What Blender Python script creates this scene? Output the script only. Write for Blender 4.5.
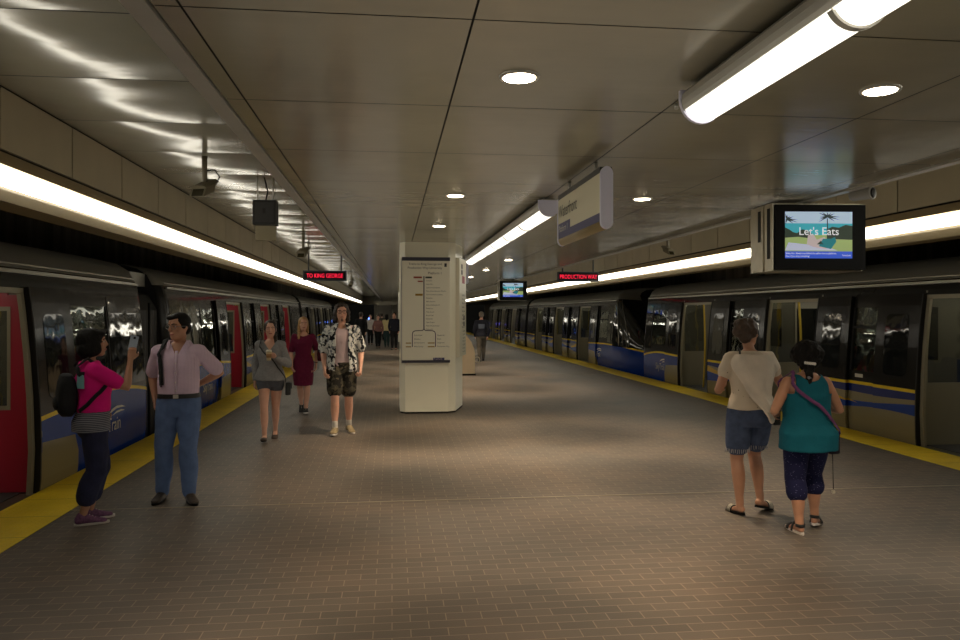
import bpy, bmesh, math, random
from mathutils import Vector, Matrix, noise
random.seed(7)
S = bpy.context.scene
PI = math.pi
for o in list(bpy.data.objects):
    bpy.data.objects.remove(o)

# ---------------------------------------------------------------- camera, world, exposure
H = 1.7
cam_d = bpy.data.cameras.new('camera')
cam_d.sensor_fit = 'HORIZONTAL'
cam_d.sensor_width = 36.0
cam_d.lens = 28.5
cam_d.shift_y = -7.0 / 960.0
cam_d.clip_end = 300
cam = bpy.data.objects.new('camera', cam_d)
S.collection.objects.link(cam)
cam.location = (0, 0, H)
cam.rotation_euler = (PI / 2, 0, -math.atan(88.0 / 760.0))
S.camera = cam
w = bpy.data.worlds.new('world')
S.world = w
w.use_nodes = True
w.node_tree.nodes['Background'].inputs[0].default_value = (0.9, 0.85, 0.7, 1)
w.node_tree.nodes['Background'].inputs[1].default_value = 0.004
S.view_settings.view_transform = 'Standard'
S.view_settings.look = 'None'
S.view_settings.gamma = 1
S.view_settings.exposure = -0.15
S.view_settings.use_curve_mapping = False
S.cycles.use_denoising = True
S.cycles.max_bounces = 7
S.cycles.glossy_bounces = 4
S.cycles.transparent_max_bounces = 12
S.cycles.sample_clamp_indirect = 4.0
S.cycles.caustics_reflective = False
S.cycles.caustics_refractive = False

STRIP_E = 9.0      # fluorescent strips along the bulkheads
LINE_E = 2.1       # hanging linear fixtures
DOWN_E = 26.0      # recessed downlights

SPOT_W = 470.0      # the lamp inside each downlight
def bounce_fill(name, x, y, z, sx, sy, watts, rot):
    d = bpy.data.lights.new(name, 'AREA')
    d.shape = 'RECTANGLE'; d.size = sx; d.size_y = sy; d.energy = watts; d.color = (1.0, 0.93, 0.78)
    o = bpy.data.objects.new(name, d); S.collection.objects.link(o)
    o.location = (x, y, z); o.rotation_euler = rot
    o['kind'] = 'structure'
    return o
bounce_fill('platform_bounce_fill', 1.66, 27.0, 0.02, 8.0, 62.0, 230.0, (PI, 0, 0))  # added unseen area light at floor level, boosts bounce onto ceiling and pillar

# ---------------------------------------------------------------- helpers
def lin(r, g, b):
    f = lambda c: (c / 255 / 12.92) if c / 255 <= 0.04045 else ((c / 255 + 0.055) / 1.055) ** 2.4
    return (f(r), f(g), f(b), 1)

class NT:
    """small node-building helper"""
    def __init__(self, m):
        self.t = m.node_tree
        self.n = self.t.nodes
        self.b = self.n.get('Principled BSDF')
    def new(self, kind, **kw):
        x = self.n.new(kind)
        for k, v in kw.items():
            setattr(x, k, v)
        return x
    def link(self, a, b):
        self.t.links.new(a, b)
    def val(self, sock, v):
        if isinstance(v, bpy.types.NodeSocket):
            self.link(v, sock)
        else:
            sock.default_value = v
    def math(self, op, a, b=0.0, c=0.0, clamp=False):
        x = self.new('ShaderNodeMath', operation=op, use_clamp=clamp)
        self.val(x.inputs[0], a); self.val(x.inputs[1], b); self.val(x.inputs[2], c)
        return x.outputs[0]
    def obj(self):
        return self.new('ShaderNodeTexCoord').outputs['Object']
    def xyz(self, vec):
        s = self.new('ShaderNodeSeparateXYZ'); self.link(vec, s.inputs[0])
        return s.outputs
    def mix(self, fac, a, b):
        x = self.new('ShaderNodeMix', data_type='RGBA')
        self.val(x.inputs[0], fac)
        self.val(x.inputs[6], a); self.val(x.inputs[7], b)
        return x.outputs[2]
    def noise(self, scale, detail=2.0, vec=None, rough=0.5):
        x = self.new('ShaderNodeTexNoise')
        x.inputs['Scale'].default_value = scale; x.inputs['Detail'].default_value = detail
        x.inputs['Roughness'].default_value = rough
        self.link(vec if vec is not None else self.obj(), x.inputs['Vector'])
        return x.outputs['Fac']
    def scaled(self, s):
        m = self.new('ShaderNodeMapping'); m.inputs['Scale'].default_value = s
        self.link(self.obj(), m.inputs['Vector'])
        return m.outputs[0]
    def ramp(self, fac, stops):
        r = self.new('ShaderNodeValToRGB')
        e = r.color_ramp.elements
        e[0].position, e[0].color = stops[0]
        e[1].position, e[1].color = stops[1]
        for p, c in stops[2:]:
            x = e.new(p); x.color = c
        self.link(fac, r.inputs[0])
        return r.outputs[0]
    def bump(self, height, dist=0.01, strength=1.0):
        b = self.new('ShaderNodeBump')
        b.inputs['Distance'].default_value = dist; b.inputs['Strength'].default_value = strength
        self.link(height, b.inputs['Height']); self.link(b.outputs[0], self.b.inputs['Normal'])

MATS = {}
def mat(name, col, rough=0.6, metal=0.0, var=0.0, vscale=6.0, bump=0.0, bscale=60.0, emit=0.0, spec=0.5):
    if name in MATS:
        return MATS[name]
    m = bpy.data.materials.new(name); m.use_nodes = True
    MATS[name] = m
    n = NT(m)
    col = tuple(col) if len(col) == 4 else tuple(col) + (1,)
    n.b.inputs['Base Color'].default_value = col
    n.b.inputs['Roughness'].default_value = rough
    n.b.inputs['Metallic'].default_value = metal
    n.b.inputs['Specular IOR Level'].default_value = spec
    if var:
        f = n.noise(vscale, 3)
        d = tuple(c * (1 - var) for c in col[:3]) + (1,)
        u = tuple(min(1, c * (1 + var)) for c in col[:3]) + (1,)
        n.link(n.ramp(f, [(0.3, d), (0.7, u)]), n.b.inputs['Base Color'])
    if bump:
        n.bump(n.noise(bscale, 2), bump)
    if emit:
        n.b.inputs['Emission Color'].default_value = col
        n.b.inputs['Emission Strength'].default_value = emit
    return m

class MB:
    """collects shapes and links them as one mesh object"""
    def __init__(self, tf=None):
        self.bm = bmesh.new(); self.mi = 0; self.tf = tf
    def V(self, p):
        return self.bm.verts.new(self.tf(p) if self.tf else p)
    def F(self, vs, smooth=False):
        try:
            f = self.bm.faces.new(vs)
        except ValueError:
            return None
        f.material_index = self.mi; f.smooth = smooth
        return f
    def box(self, x0, x1, y0, y1, z0, z1):
        v = [self.V((x, y, z)) for z in (z0, z1) for y in (y0, y1) for x in (x0, x1)]
        for q in ((0, 2, 3, 1), (4, 5, 7, 6), (0, 1, 5, 4), (2, 6, 7, 3), (0, 4, 6, 2), (1, 3, 7, 5)):
            self.F([v[i] for i in q])
    def obox(self, c, size, M=None):
        """oriented box: centre, size, 3x3 rotation"""
        M = M or Matrix.Identity(3)
        c = Vector(c); hx, hy, hz = (s / 2 for s in size)
        v = [self.V(c + M @ Vector((x, y, z))) for z in (-hz, hz) for y in (-hy, hy) for x in (-hx, hx)]
        for q in ((0, 2, 3, 1), (4, 5, 7, 6), (0, 1, 5, 4), (2, 6, 7, 3), (0, 4, 6, 2), (1, 3, 7, 5)):
            self.F([v[i] for i in q])
    def loft(self, rings, caps=True, smooth=True, closed=True):
        R = [[self.V(p) for p in r] for r in rings]
        n = len(R[0])
        for a, b in zip(R, R[1:]):
            for i in range(n if closed else n - 1):
                j = (i + 1) % n
                self.F([a[i], a[j], b[j], b[i]], smooth)
        if caps and closed:
            self.F(R[0][::-1]); self.F(R[-1])
        return R
    def prism(self, poly, y0, y1, axis='y', smooth=False):
        if axis == 'y':
            f = lambda p, t: (p[0], t, p[1])
        elif axis == 'x':
            f = lambda p, t: (t, p[0], p[1])
        else:
            f = lambda p, t: (p[0], p[1], t)
        self.loft([[f(p, y0) for p in poly], [f(p, y1) for p in poly]], True, smooth)
    def tube(self, pts, r, seg=8, caps=True):
        pts = [Vector(p) for p in pts]
        rr = r if isinstance(r, (list, tuple)) else [r] * len(pts)
        rings = []
        prev = None
        for i, p in enumerate(pts):
            d = (pts[min(i + 1, len(pts) - 1)] - pts[max(i - 1, 0)]).normalized()
            if prev is None:
                a = d.orthogonal().normalized()
            else:
                a = (prev - d * prev.dot(d))
                a = a.normalized() if a.length > 1e-6 else d.orthogonal().normalized()
            prev = a
            b = d.cross(a)
            rings.append([p + (a * math.cos(2 * PI * k / seg) + b * math.sin(2 * PI * k / seg)) * rr[i] for k in range(seg)])
        self.loft(rings, caps)
    def ribbon(self, pts, nrm, wd, th):
        """flat strap: points, outward normals, width, thickness"""
        pts = [Vector(p) for p in pts]
        rings = []
        for i, p in enumerate(pts):
            d = (pts[min(i + 1, len(pts) - 1)] - pts[max(i - 1, 0)]).normalized()
            n = Vector(nrm[i]).normalized()
            s = d.cross(n).normalized() * wd / 2
            n = n * th / 2
            rings.append([p - s - n, p + s - n, p + s + n, p - s + n])
        self.loft(rings, True)
    def ellipsoid(self, c, r, seg=16, ring=10, M=None):
        c = Vector(c); M = M or Matrix.Identity(3)
        top = self.V(c + M @ Vector((0, 0, r[2]))); bot = self.V(c + M @ Vector((0, 0, -r[2])))
        rows = []
        for i in range(1, ring):
            t = PI * i / ring
            rows.append([self.V(c + M @ Vector((r[0] * math.sin(t) * math.cos(2 * PI * k / seg), r[1] * math.sin(t) * math.sin(2 * PI * k / seg), r[2] * math.cos(t)))) for k in range(seg)])
        for k in range(seg):
            j = (k + 1) % seg
            self.F([top, rows[0][k], rows[0][j]], True)
            self.F([bot, rows[-1][j], rows[-1][k]], True)
            for a, b in zip(rows, rows[1:]):
                self.F([a[k], b[k], b[j], a[j]], True)
    def lathe(self, prof, c=(0, 0, 0), seg=20, M=None):
        M = M or Matrix.Identity(3); c = Vector(c)
        self.loft([[c + M @ Vector((r * math.cos(2 * PI * k / seg), r * math.sin(2 * PI * k / seg), z)) for k in range(seg)] for r, z in prof], True)
    def text(self, s, size, M, align='LEFT', extrude=0.0, sx=1.0):
        """flat lettering; M is a 4x4 matrix"""
        cu = bpy.data.curves.new('text', 'FONT')
        cu.body = s; cu.size = size; cu.align_x = align; cu.resolution_u = 3
        o = bpy.data.objects.new('text', cu)
        me = bpy.data.meshes.new_from_object(o)
        vs = [self.V(M @ Vector((v.co.x * sx, v.co.y, v.co.z))) for v in me.vertices]
        for p in me.polygons:
            self.F([vs[i] for i in p.vertices])
        bpy.data.objects.remove(o); bpy.data.curves.remove(cu); bpy.data.meshes.remove(me)
    def build(self, name, mats, parent=None, loc=None, smooth=None, norm=True):
        if norm:
            bmesh.ops.recalc_face_normals(self.bm, faces=self.bm.faces)
        me = bpy.data.meshes.new(name)
        self.bm.to_mesh(me); self.bm.free()
        return link(name, me, mats, parent, loc)

def link(name, me, mats, parent=None, loc=None):
    for m in (mats if isinstance(mats, (list, tuple)) else [mats]):
        me.materials.append(m)
    o = bpy.data.objects.new(name, me)
    S.collection.objects.link(o)
    if parent:
        o.parent = parent
    if loc:
        o.location = loc
    return o

def struct(o):
    o['kind'] = 'structure'
    return o

def tag(o, label, cat, group=None):
    o['label'] = label; o['category'] = cat
    if group:
        o['group'] = group
    return o

def thing(name, label, cat, loc=(0, 0, 0), rz=0.0, group=None):
    o = bpy.data.objects.new(name, None)
    S.collection.objects.link(o)
    o.location = loc; o.rotation_euler = (0, 0, rz); o.empty_display_size = 0.1
    return tag(o, label, cat, group)

def copy_tree(o, loc=None, label=None, parent=None):
    c = o.copy(); S.collection.objects.link(c)
    if parent:
        c.parent = parent
    if loc:
        c.location = loc
    if label:
        c['label'] = label
    for ch in list(o.children):
        copy_tree(ch, None, None, c)
    return c

def lerp(a, b, t):
    return a + (b - a) * t

# ---------------------------------------------------------------- materials of the place
def ceiling_mat(name, col, rough, brush, metal=0.3):
    m = bpy.data.materials.new(name); m.use_nodes = True
    n = NT(m)
    f = n.noise(1.3, 3)
    a = tuple(c * 0.9 for c in col); b = tuple(c * 1.08 for c in col)
    n.link(n.ramp(f, [(0.3, a + (1,)), (0.7, b + (1,))]), n.b.inputs['Base Color'])
    n.b.inputs['Metallic'].default_value = metal
    n.b.inputs['Roughness'].default_value = rough
    n.bump(n.noise(1.0, 2, n.scaled(brush)), 0.0012)
    return m
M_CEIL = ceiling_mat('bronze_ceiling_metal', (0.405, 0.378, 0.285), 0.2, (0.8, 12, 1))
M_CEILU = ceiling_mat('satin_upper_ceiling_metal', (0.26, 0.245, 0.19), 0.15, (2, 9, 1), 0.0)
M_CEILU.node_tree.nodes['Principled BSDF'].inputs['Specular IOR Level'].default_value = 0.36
M_BULK = mat('tan_bulkhead_panel', lin(200, 190, 164), 0.45, 0.15, 0.06, 1.5)
M_JOINT = mat('dark_joint', (0.012, 0.011, 0.009), 0.8)
M_ALU = mat('dull_aluminium', (0.46, 0.44, 0.39), 0.38, 0.35, 0.06, 4)
M_TAN = mat('tan_painted_metal', lin(150, 132, 95), 0.5, 0.2)
M_WHITE = mat('white_enamel', lin(205, 198, 178), 0.4, 0, 0.03, 3)
M_PILLAR = mat('cream_pillar_panel', lin(234, 229, 206), 0.35, 0, 0.03, 1.2)
M_BLACK = mat('black_plastic', (0.008, 0.008, 0.008), 0.45, spec=0.12)
M_DKGREY = mat('dark_grey_metal', (0.05, 0.05, 0.048), 0.45, 0.3)
M_LAV = mat('lavender_grey_end_cap', lin(224, 224, 246), 0.5)
M_NAVY = mat('navy_print', lin(48, 44, 104), 0.5)
M_INK = mat('dark_ink', (0.02, 0.02, 0.022), 0.6)

def emit_mat(name, col, e):
    return mat(name, col, 0.5, emit=e)
M_TUBE = emit_mat('fluorescent_strip_glow', (1.0, 0.95, 0.81), STRIP_E)
M_LINE = emit_mat('linear_light_glow', (1.0, 0.95, 0.82), LINE_E)
M_DOWN = emit_mat('downlight_glow', (1.0, 0.84, 0.60), DOWN_E)

def floor_mat():
    m = bpy.data.materials.new('brown_brick_paving'); m.use_nodes = True
    n = NT(m)
    br = n.new('ShaderNodeTexBrick')
    n.link(n.obj(), br.inputs['Vector'])
    br.inputs['Scale'].default_value = 1.0
    br.inputs['Brick Width'].default_value = 0.2
    br.inputs['Row Height'].default_value = 0.1
    br.inputs['Mortar Size'].default_value = 0.0032
    br.inputs['Mortar Smooth'].default_value = 0.2
    br.inputs['Color1'].default_value = (0.136, 0.114, 0.092, 1)
    br.inputs['Color2'].default_value = (0.106, 0.091, 0.075, 1)
    br.inputs['Mortar'].default_value = (0.27, 0.22, 0.16, 1)
    big = n.noise(0.7, 4)
    tint = n.ramp(big, [(0.35, (0.82, 0.84, 0.86, 1)), (0.68, (1.08, 1.0, 0.94, 1))])
    mx = n.new('ShaderNodeMix', data_type='RGBA', blend_type='MULTIPLY')
    mx.inputs[0].default_value = 1.0
    n.link(br.outputs['Color'], mx.inputs[6]); n.link(tint, mx.inputs[7])
    n.link(mx.outputs[2], n.b.inputs['Base Color'])
    n.b.inputs['Roughness'].default_value = 0.5
    n.b.inputs['Specular IOR Level'].default_value = 0.35
    inv = n.math('SUBTRACT', 1.0, br.outputs['Fac'])
    h = n.math('ADD', n.math('MULTIPLY', inv, 0.6), n.math('MULTIPLY', n.noise(90, 2), 0.35))
    n.bump(h, 0.004, 0.8)
    return m
M_FLOOR = floor_mat()

def tactile_mat():
    m = bpy.data.materials.new('yellow_tactile_tile'); m.use_nodes = True
    n = NT(m)
    x = n.xyz(n.obj())
    k = 2 * PI / 0.06
    d = n.math('MULTIPLY', n.math('MAXIMUM', n.math('SINE', n.math('MULTIPLY', x[0], k)), 0.0), n.math('MAXIMUM', n.math('SINE', n.math('MULTIPLY', x[1], k)), 0.0))
    dirt = n.noise(3.0, 4)
    c = n.ramp(dirt, [(0.3, (0.80, 0.56, 0.015, 1)), (0.7, (0.95, 0.68, 0.02, 1))])
    fy = n.math('FRACT', n.math('DIVIDE', x[1], 0.61))
    seam = n.math('LESS_THAN', fy, 0.012)
    n.link(n.mix(seam, c, (0.3, 0.2, 0.01, 1)), n.b.inputs['Base Color'])
    n.b.inputs['Roughness'].default_value = 0.55
    n.bump(n.math('SMOOTH_MIN', d, 0.4, 0.1), 0.012)
    return m
M_YELLOW = tactile_mat()

def wall_mat():
    m = bpy.data.materials.new('sooty_trackside_wall'); m.use_nodes = True
    n = NT(m)
    f = n.noise(1.0, 4, n.scaled((1, 3.0, 0.25)), 0.65)
    n.link(n.ramp(f, [(0.3, (0.10, 0.094, 0.075, 1)), (0.75, (0.36, 0.33, 0.27, 1))]), n.b.inputs['Base Color'])
    n.b.inputs['Roughness'].default_value = 0.85
    return m
M_SOOT = wall_mat()

# ---------------------------------------------------------------- the station shell
Y0, Y1 = -6.0, 82.0
XL, XR = -3.33, 6.66            # platform edges
b = MB(); b.box(XL + 0.58, XR - 0.57, Y0, Y1, -0.3, 0.0)
struct(b.build('floor', M_FLOOR))
for i, (x0, x1) in enumerate(((XL, XL + 0.58), (XR - 0.57, XR))):
    b = MB(); b.box(x0, x1, Y0, Y1, -0.3, 0.004)
    struct(b.build('trim_%d' % (i + 1), M_YELLOW))
b = MB()
for y in (6.9, 20.5, 34.1, 47.7):
    b.box(XL + 0.58, XR - 0.57, y - 0.009, y + 0.009, -0.01, 0.003)
struct(b.build('trim_3', mat('pale_expansion_joint', (0.34, 0.30, 0.23), 0.5, 0.2)))
b = MB()
b.box(-6.9, XL, Y0, Y1, -1.5, -1.3); b.box(XR, 10.3, Y0, Y1, -1.5, -1.3)
b.box(XL, XL + 0.2, Y0, Y1, -1.3, -0.3); b.box(XR - 0.2, XR, Y0, Y1, -1.3, -0.3)
struct(b.build('floor_trackbed', M_SOOT))
b = MB(); b.box(-6.9, -6.6, Y0, Y1, -1.5, 3.6); struct(b.build('wall_left', M_SOOT))
b = MB(); b.box(10.0, 10.3, Y0, Y1, -1.5, 3.6); struct(b.build('wall_right', M_SOOT))
b = MB(); b.box(-6.9, 10.3, Y0 - 0.3, Y0, -1.5, 3.9); struct(b.build('wall_near', mat('far_end_tan', (0.22, 0.19, 0.14), 0.7)))

# bulkheads: panels with open joints over a dark backing
def bulkhead(x, sgn, name):
    bb = MB()
    bb.mi = 1
    bb.box(x + 0.03 * sgn, x + 0.25 * sgn, Y0, Y1, 2.99, 3.62)
    bb.mi = 0
    y = 7.75 - 1.36 * 10
    while y < Y1 - 0.3:
        bb.box(x, x + 0.035 * sgn, y + 0.012, y + 1.348, 3.004, 3.488)
        y += 1.36
    bb.mi = 2
    bb.box(x - 0.005 * sgn, x + 0.1 * sgn, Y0, Y1, 2.88, 2.976)
    struct(bb.build(name, [M_BULK, M_JOINT, M_TAN]))
bulkhead(-3.07, -1, 'wall_bulkhead_left')
bulkhead(6.47, 1, 'wall_bulkhead_right')

def panel(bb, x0, x1, y0, y1, z, sag, n, seed, tilt=0.0):
    """one sheet-metal ceiling panel, slightly oil-canned"""
    g = []
    for j in range(n + 1):
        row = []
        for i in range(n + 1):
            u, v = i / n, j / n
            e = 16 * u * (1 - u) * v * (1 - v)
            p = Vector((u * 2.0 + seed * 3.1, v * 2.0 - seed * 1.7, seed))
            s = sag * (0.55 * e + 0.7 * math.sqrt(max(e, 0)) * noise.noise(p))
            row.append(bb.V((lerp(x0, x1, u), lerp(y0, y1, v), z - s + tilt * (v - 0.5))))
        g.append(row)
    for j in range(n):
        for i in range(n):
            bb.F([g[j][i], g[j + 1][i], g[j + 1][i + 1], g[j][i + 1]], True)

bb = MB()
xs = [-0.93, -0.82, 0.33, 1.6, 2.85, 4.1, 4.38]
y, k = 3.09 - 1.305 * 7, 0
while y < Y1 - 0.2:
    for i in range(6):
        k += 1
        nn = (8 if y < 20 else 4) if 0 < i < 5 else 2
        panel(bb, xs[i] + 0.005, xs[i + 1] - 0.005, y + 0.005, y + 1.30, 2.9, 0.005 if 0 < i < 5 else 0.0, nn, k)
    y += 1.305
bb.mi = 1
bb.box(-0.93, 4.38, Y0, Y1, 2.912, 3.0)
bb.mi = 2
bb.box(-1.03, -0.935, Y0, Y1, 2.885, 3.5); bb.box(4.385, 4.47, Y0, Y1, 2.885, 3.5)
struct(bb.build('ceiling', [M_CEIL, M_JOINT, M_ALU], norm=False))

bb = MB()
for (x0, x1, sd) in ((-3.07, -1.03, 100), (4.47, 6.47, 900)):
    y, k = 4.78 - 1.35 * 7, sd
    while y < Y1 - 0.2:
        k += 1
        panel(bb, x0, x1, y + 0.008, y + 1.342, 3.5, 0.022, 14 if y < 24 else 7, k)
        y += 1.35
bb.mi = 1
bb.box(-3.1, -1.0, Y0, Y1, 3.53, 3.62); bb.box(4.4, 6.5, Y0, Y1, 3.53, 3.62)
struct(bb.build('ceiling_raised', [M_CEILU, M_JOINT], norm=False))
bb = MB()
bb.box(-6.7, -3.3, Y0, Y1, 3.45, 3.6); bb.box(6.7, 10.1, Y0, Y1, 3.45, 3.6)
struct(bb.build('ceiling_track', M_SOOT))

# far end: cross wall with openings for the tracks
bb = MB()
bb.box(-6.9, 10.3, Y1, Y1 + 0.3, 2.6, 3.9)
bb.box(-1.9, 5.2, Y1, Y1 + 0.3, -0.3, 2.6)
bb.box(-1.75, 5.2, Y1 - 2.2, Y1 - 2.0, 2.55, 2.95)
struct(bb.build('wall_far', mat('cream_far_wall', (0.46, 0.42, 0.32), 0.6)))
bb = MB()
bb.box(-1.45, 0.0, Y1 - 2.08, Y1 - 1.98, 0.0, 2.5)
struct(bb.build('door_1', mat('brown_grey_door', (0.16, 0.14, 0.11), 0.6)))

# ---------------------------------------------------------------- pillars
def pillar_body(bb, dx, dy):
    poly = [(0.085, 13.12), (0.17, 13.0), (0.9, 13.0), (1.03, 13.1), (1.22, 13.88), (1.16, 14.05), (0.2, 14.05), (0.085, 13.95)]
    poly = [(x + dx, y + dy) for x, y in poly]
    bb.mi = 0
    bb.prism(poly, 0.03, 2.9, 'z')
    bb.mi = 1
    c = (0.68 + dx, 13.5 + dy)
    bb.prism([(c[0] + (x - c[0]) * 0.985, c[1] + (y - c[1]) * 0.985) for x, y in poly], 0.0, 0.03, 'z')
for i, dy in enumerate((0.0, 15.5, 31.0)):
    bb = MB(); pillar_body(bb, 0.05 + (0.22 if dy else 0), dy - 0.12)
    struct(bb.build('pillar', [M_PILLAR, M_JOINT]))

# ---------------------------------------------------------------- light strips along the bulkheads
def strip(x, sgn, side):
    t = thing('light_strip', 'continuous glowing fluorescent strip under the tan bulkhead above the %s' % side, 'light', (x, 0, 2.59), 0, None)
    hb = MB()
    P = lambda dx, z: (dx * sgn, z)
    hb.prism([P(0.0, 0.0), P(0.03, 0.1), P(0.05, 0.132), P(0.08, 0.132), P(0.06, 0.29), P(0.28, 0.29), P(0.28, 0.0)], Y0 + 0.05, Y1 - 0.05)
    hb.build('housing', M_TAN, t)
    y, n = Y0 + 0.1, 0
    arc = [P(0.075, 0.14)] + [P(0.055 - 0.06 * q / 8 - 0.018 * math.sin(PI * q / 8), 0.14 + 0.135 * q / 8) for q in range(9)] + [P(0.06, 0.275)]
    while y + 1.2 < 79:
        L = 2.72 if y < 45 else 5.44
        db = MB(); db.prism(arc, y + 0.006, y + L - 0.006, smooth=True)
        db.build('diffuser', M_TUBE, t)
        y += L
strip(-3.07, -1, 'train with red door screens')
strip(6.47, 1, 'train with grey door screens')

# ---------------------------------------------------------------- hanging linear fixtures and signs between them
def linear_light(ya, yb, label):
    t = thing('linear_light', label, 'light', (1.62, (ya + yb) / 2, 2.9), 0, None)
    oy = (ya + yb) / 2
    hb = MB()
    hs_ = [(0.112 * math.cos(a), -0.085 + 0.118 * math.sin(a)) for a in [math.radians(v) for v in (206, 195, 180, 165)]]
    hb.prism(hs_ + [(-0.075, -0.02), (0.075, -0.02)] + [(-x, z) for x, z in hs_[::-1]], ya - oy + 0.01, yb - oy - 0.01)
    hb.build('housing', M_ALU, t)
    arc = [(0.108 * math.cos(math.radians(207 + 126 * q / 12)), -0.085 + 0.114 * math.sin(math.radians(207 + 126 * q / 12))) for q in range(13)]
    n = max(1, round((yb - ya) / 1.29)); L = (yb - ya - 0.04) / n
    for i in range(n):
        db = MB(); db.prism(arc, ya - oy + 0.02 + i * L + 0.008, ya - oy + 0.02 + (i + 1) * L - 0.008, smooth=True)
        db.build('diffuser', M_LINE, t)
        if i:
            rb = MB(); yy = ya - oy + 0.02 + i * L
            a2 = [(x * 1.08, z - 0.009) for x, z in arc]
            rb.prism(a2, yy - 0.016, yy + 0.016)
            rb.build('joint_ring', M_ALU, t)
    for yy in (ya - oy, yb - oy):
        cb = MB()
        a3 = [(0.118 * math.cos(PI + PI * q / 12), -0.075 + 0.128 * math.sin(PI + PI * q / 12)) for q in range(13)]
        cb.prism(a3 + [(0.118, -0.03), (-0.118, -0.03)], yy - 0.012, yy + 0.012)
        cb.build('end_cap', M_LAV, t)
    for q in range(int((yb - ya) / 2.6) + 1):
        sb = MB(); sb.tube([(0, ya - oy + 0.6 + q * 2.6, -0.03), (0, ya - oy + 0.6 + q * 2.6, 0.0)], 0.012, 6)
        sb.build('hanger', M_ALU, t)
linear_light(-4.2, 3.85, 'nearest hanging fluorescent fixture with wide rounded glowing diffuser')
linear_light(7.75, 15.7, 'glowing ceiling fixture just beyond the white hanging station sign')
linear_light(19.6, 27.6, 'hanging fluorescent fixture behind the map pillar')
linear_light(31.5, 39.5, 'far hanging fluorescent fixture, second beyond the map pillar')

def hanging_sign(y0, y1, label, text):
    t = thing('hanging_sign', label, 'sign', (1.62, (y0 + y1) / 2, 2.9))
    hy = (y1 - y0) / 2
    bb = MB(); bb.box(-0.045, 0.045, -hy + 0.02, hy - 0.02, -0.5, -0.13)
    bb.build('panel', mat('ivory_sign_face', lin(222, 214, 184), 0.45), t)
    bb = MB(); bb.box(-0.047, 0.047, -hy + 0.02, hy - 0.02, -0.13, -0.085)
    bb.build('top_rail', M_DKGREY, t)
    bb = MB()
    arc = [(0.045 * math.cos(PI + PI * q / 10), -0.5 + 0.06 * math.sin(PI + PI * q / 10)) for q in range(11)]
    bb.prism(arc, -hy + 0.02, hy - 0.02, smooth=True); bb.build('bottom_rail', M_TAN, t)
    for yy in (-hy, hy):
        pr = [(0.0475 * math.cos(a), -0.14 + 0.055 * math.sin(a)) for a in [PI * q / 10 for q in range(11)]]
        pr += [(0.0475 * math.cos(a), -0.51 + 0.05 * math.sin(a)) for a in [PI + PI * q / 10 for q in range(11)]]
        bb = MB(); bb.prism(pr, yy - 0.015, yy + 0.02, smooth=False); bb.build('end_cap', M_LAV, t)
    bb = MB()
    for sx in (-1, 1):
        bb.box(sx * 0.0455 - 0.001, sx * 0.0455 + 0.001, -hy + 0.03, hy - 0.03, -0.5, -0.435)
        y_a, y_b = (hy - 0.5, hy - 0.03) if sx < 0 else (-hy + 0.03, -hy + 0.5)
        bb.box(sx * 0.0455 - 0.001, sx * 0.0455 + 0.001, y_a, y_b, -0.435, -0.36)
    bb.build('blue_band', M_NAVY, t)
    bb = MB()
    R = Matrix(((0, 0, -1, -0.0475), (-1, 0, 0, hy - 0.06), (0, 1, 0, -0.305), (0, 0, 0, 1)))
    bb.text(text, 0.16, R, sx=0.92)
    R2 = Matrix(((0, 0, 1, 0.0475), (1, 0, 0, -hy + 0.06), (0, 1, 0, -0.305), (0, 0, 0, 1)))
    bb.text(text, 0.16, R2, sx=0.92)
    bb.build('lettering', M_INK, t)
    bb = MB()
    R = Matrix(((0, 0, -1, -0.0475), (-1, 0, 0, hy - 0.06), (0, 1, 0, -0.44), (0, 0, 0, 1)))
    bb.text('Platform 1', 0.085, R)
    bb.build('platform_number', mat('sign_small_print', lin(205, 200, 190), 0.5), t)
    for q in (-0.45, 0.45):
        bb = MB(); bb.tube([(0, q, -0.09), (0, q, 0.0)], 0.014, 8); bb.build('hanger', M_ALU, t)
hanging_sign(5.63, 7.13, 'ivory station name sign hanging between the ceiling fixtures', 'Waterfront')
hanging_sign(16.6, 18.1, 'smaller looking station sign at the far end of the second fixture', 'Waterfront')

# ---------------------------------------------------------------- recessed downlights
_ring = []
def ring_lamp():
    """a downlight's reflector throws a soft ring: dimmer straight below, brightest about 27 degrees out"""
    if _ring:
        return _ring[0]
    d = bpy.data.lights.new('downlight_lamp', 'SPOT')
    d.energy = SPOT_W; d.color = (1.0, 0.77, 0.53); d.spot_size = math.radians(130); d.spot_blend = 0.5; d.shadow_soft_size = 0.07
    d.use_nodes = True
    nt = d.node_tree
    em = [q for q in nt.nodes if q.type == 'EMISSION'][0]
    tc = nt.nodes.new('ShaderNodeTexCoord'); sp = nt.nodes.new('ShaderNodeSeparateXYZ'); nt.links.new(tc.outputs['Normal'], sp.inputs[0])
    ab = nt.nodes.new('ShaderNodeMath'); ab.operation = 'ABSOLUTE'; nt.links.new(sp.outputs[2], ab.inputs[0])
    rp = nt.nodes.new('ShaderNodeValToRGB'); rp.color_ramp.interpolation = 'B_SPLINE'
    el = rp.color_ramp.elements
    stops = [(0.5, 0.0), (0.66, 0.06), (0.77, 0.4), (0.84, 0.9), (0.895, 1.2), (0.935, 0.75), (0.97, 0.22), (1.0, 0.14)]
    el[0].position, el[0].color = stops[0][0], (0, 0, 0, 1)
    el[1].position, el[1].color = stops[-1][0], (stops[-1][1],) * 3 + (1,)
    for p_, v in stops[1:-1]:
        e = el.new(p_); e.color = (v, v, v, 1)
    nt.links.new(ab.outputs[0], rp.inputs[0]); nt.links.new(rp.outputs[0], em.inputs['Strength'])
    _ring.append(d)
    return d
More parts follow.
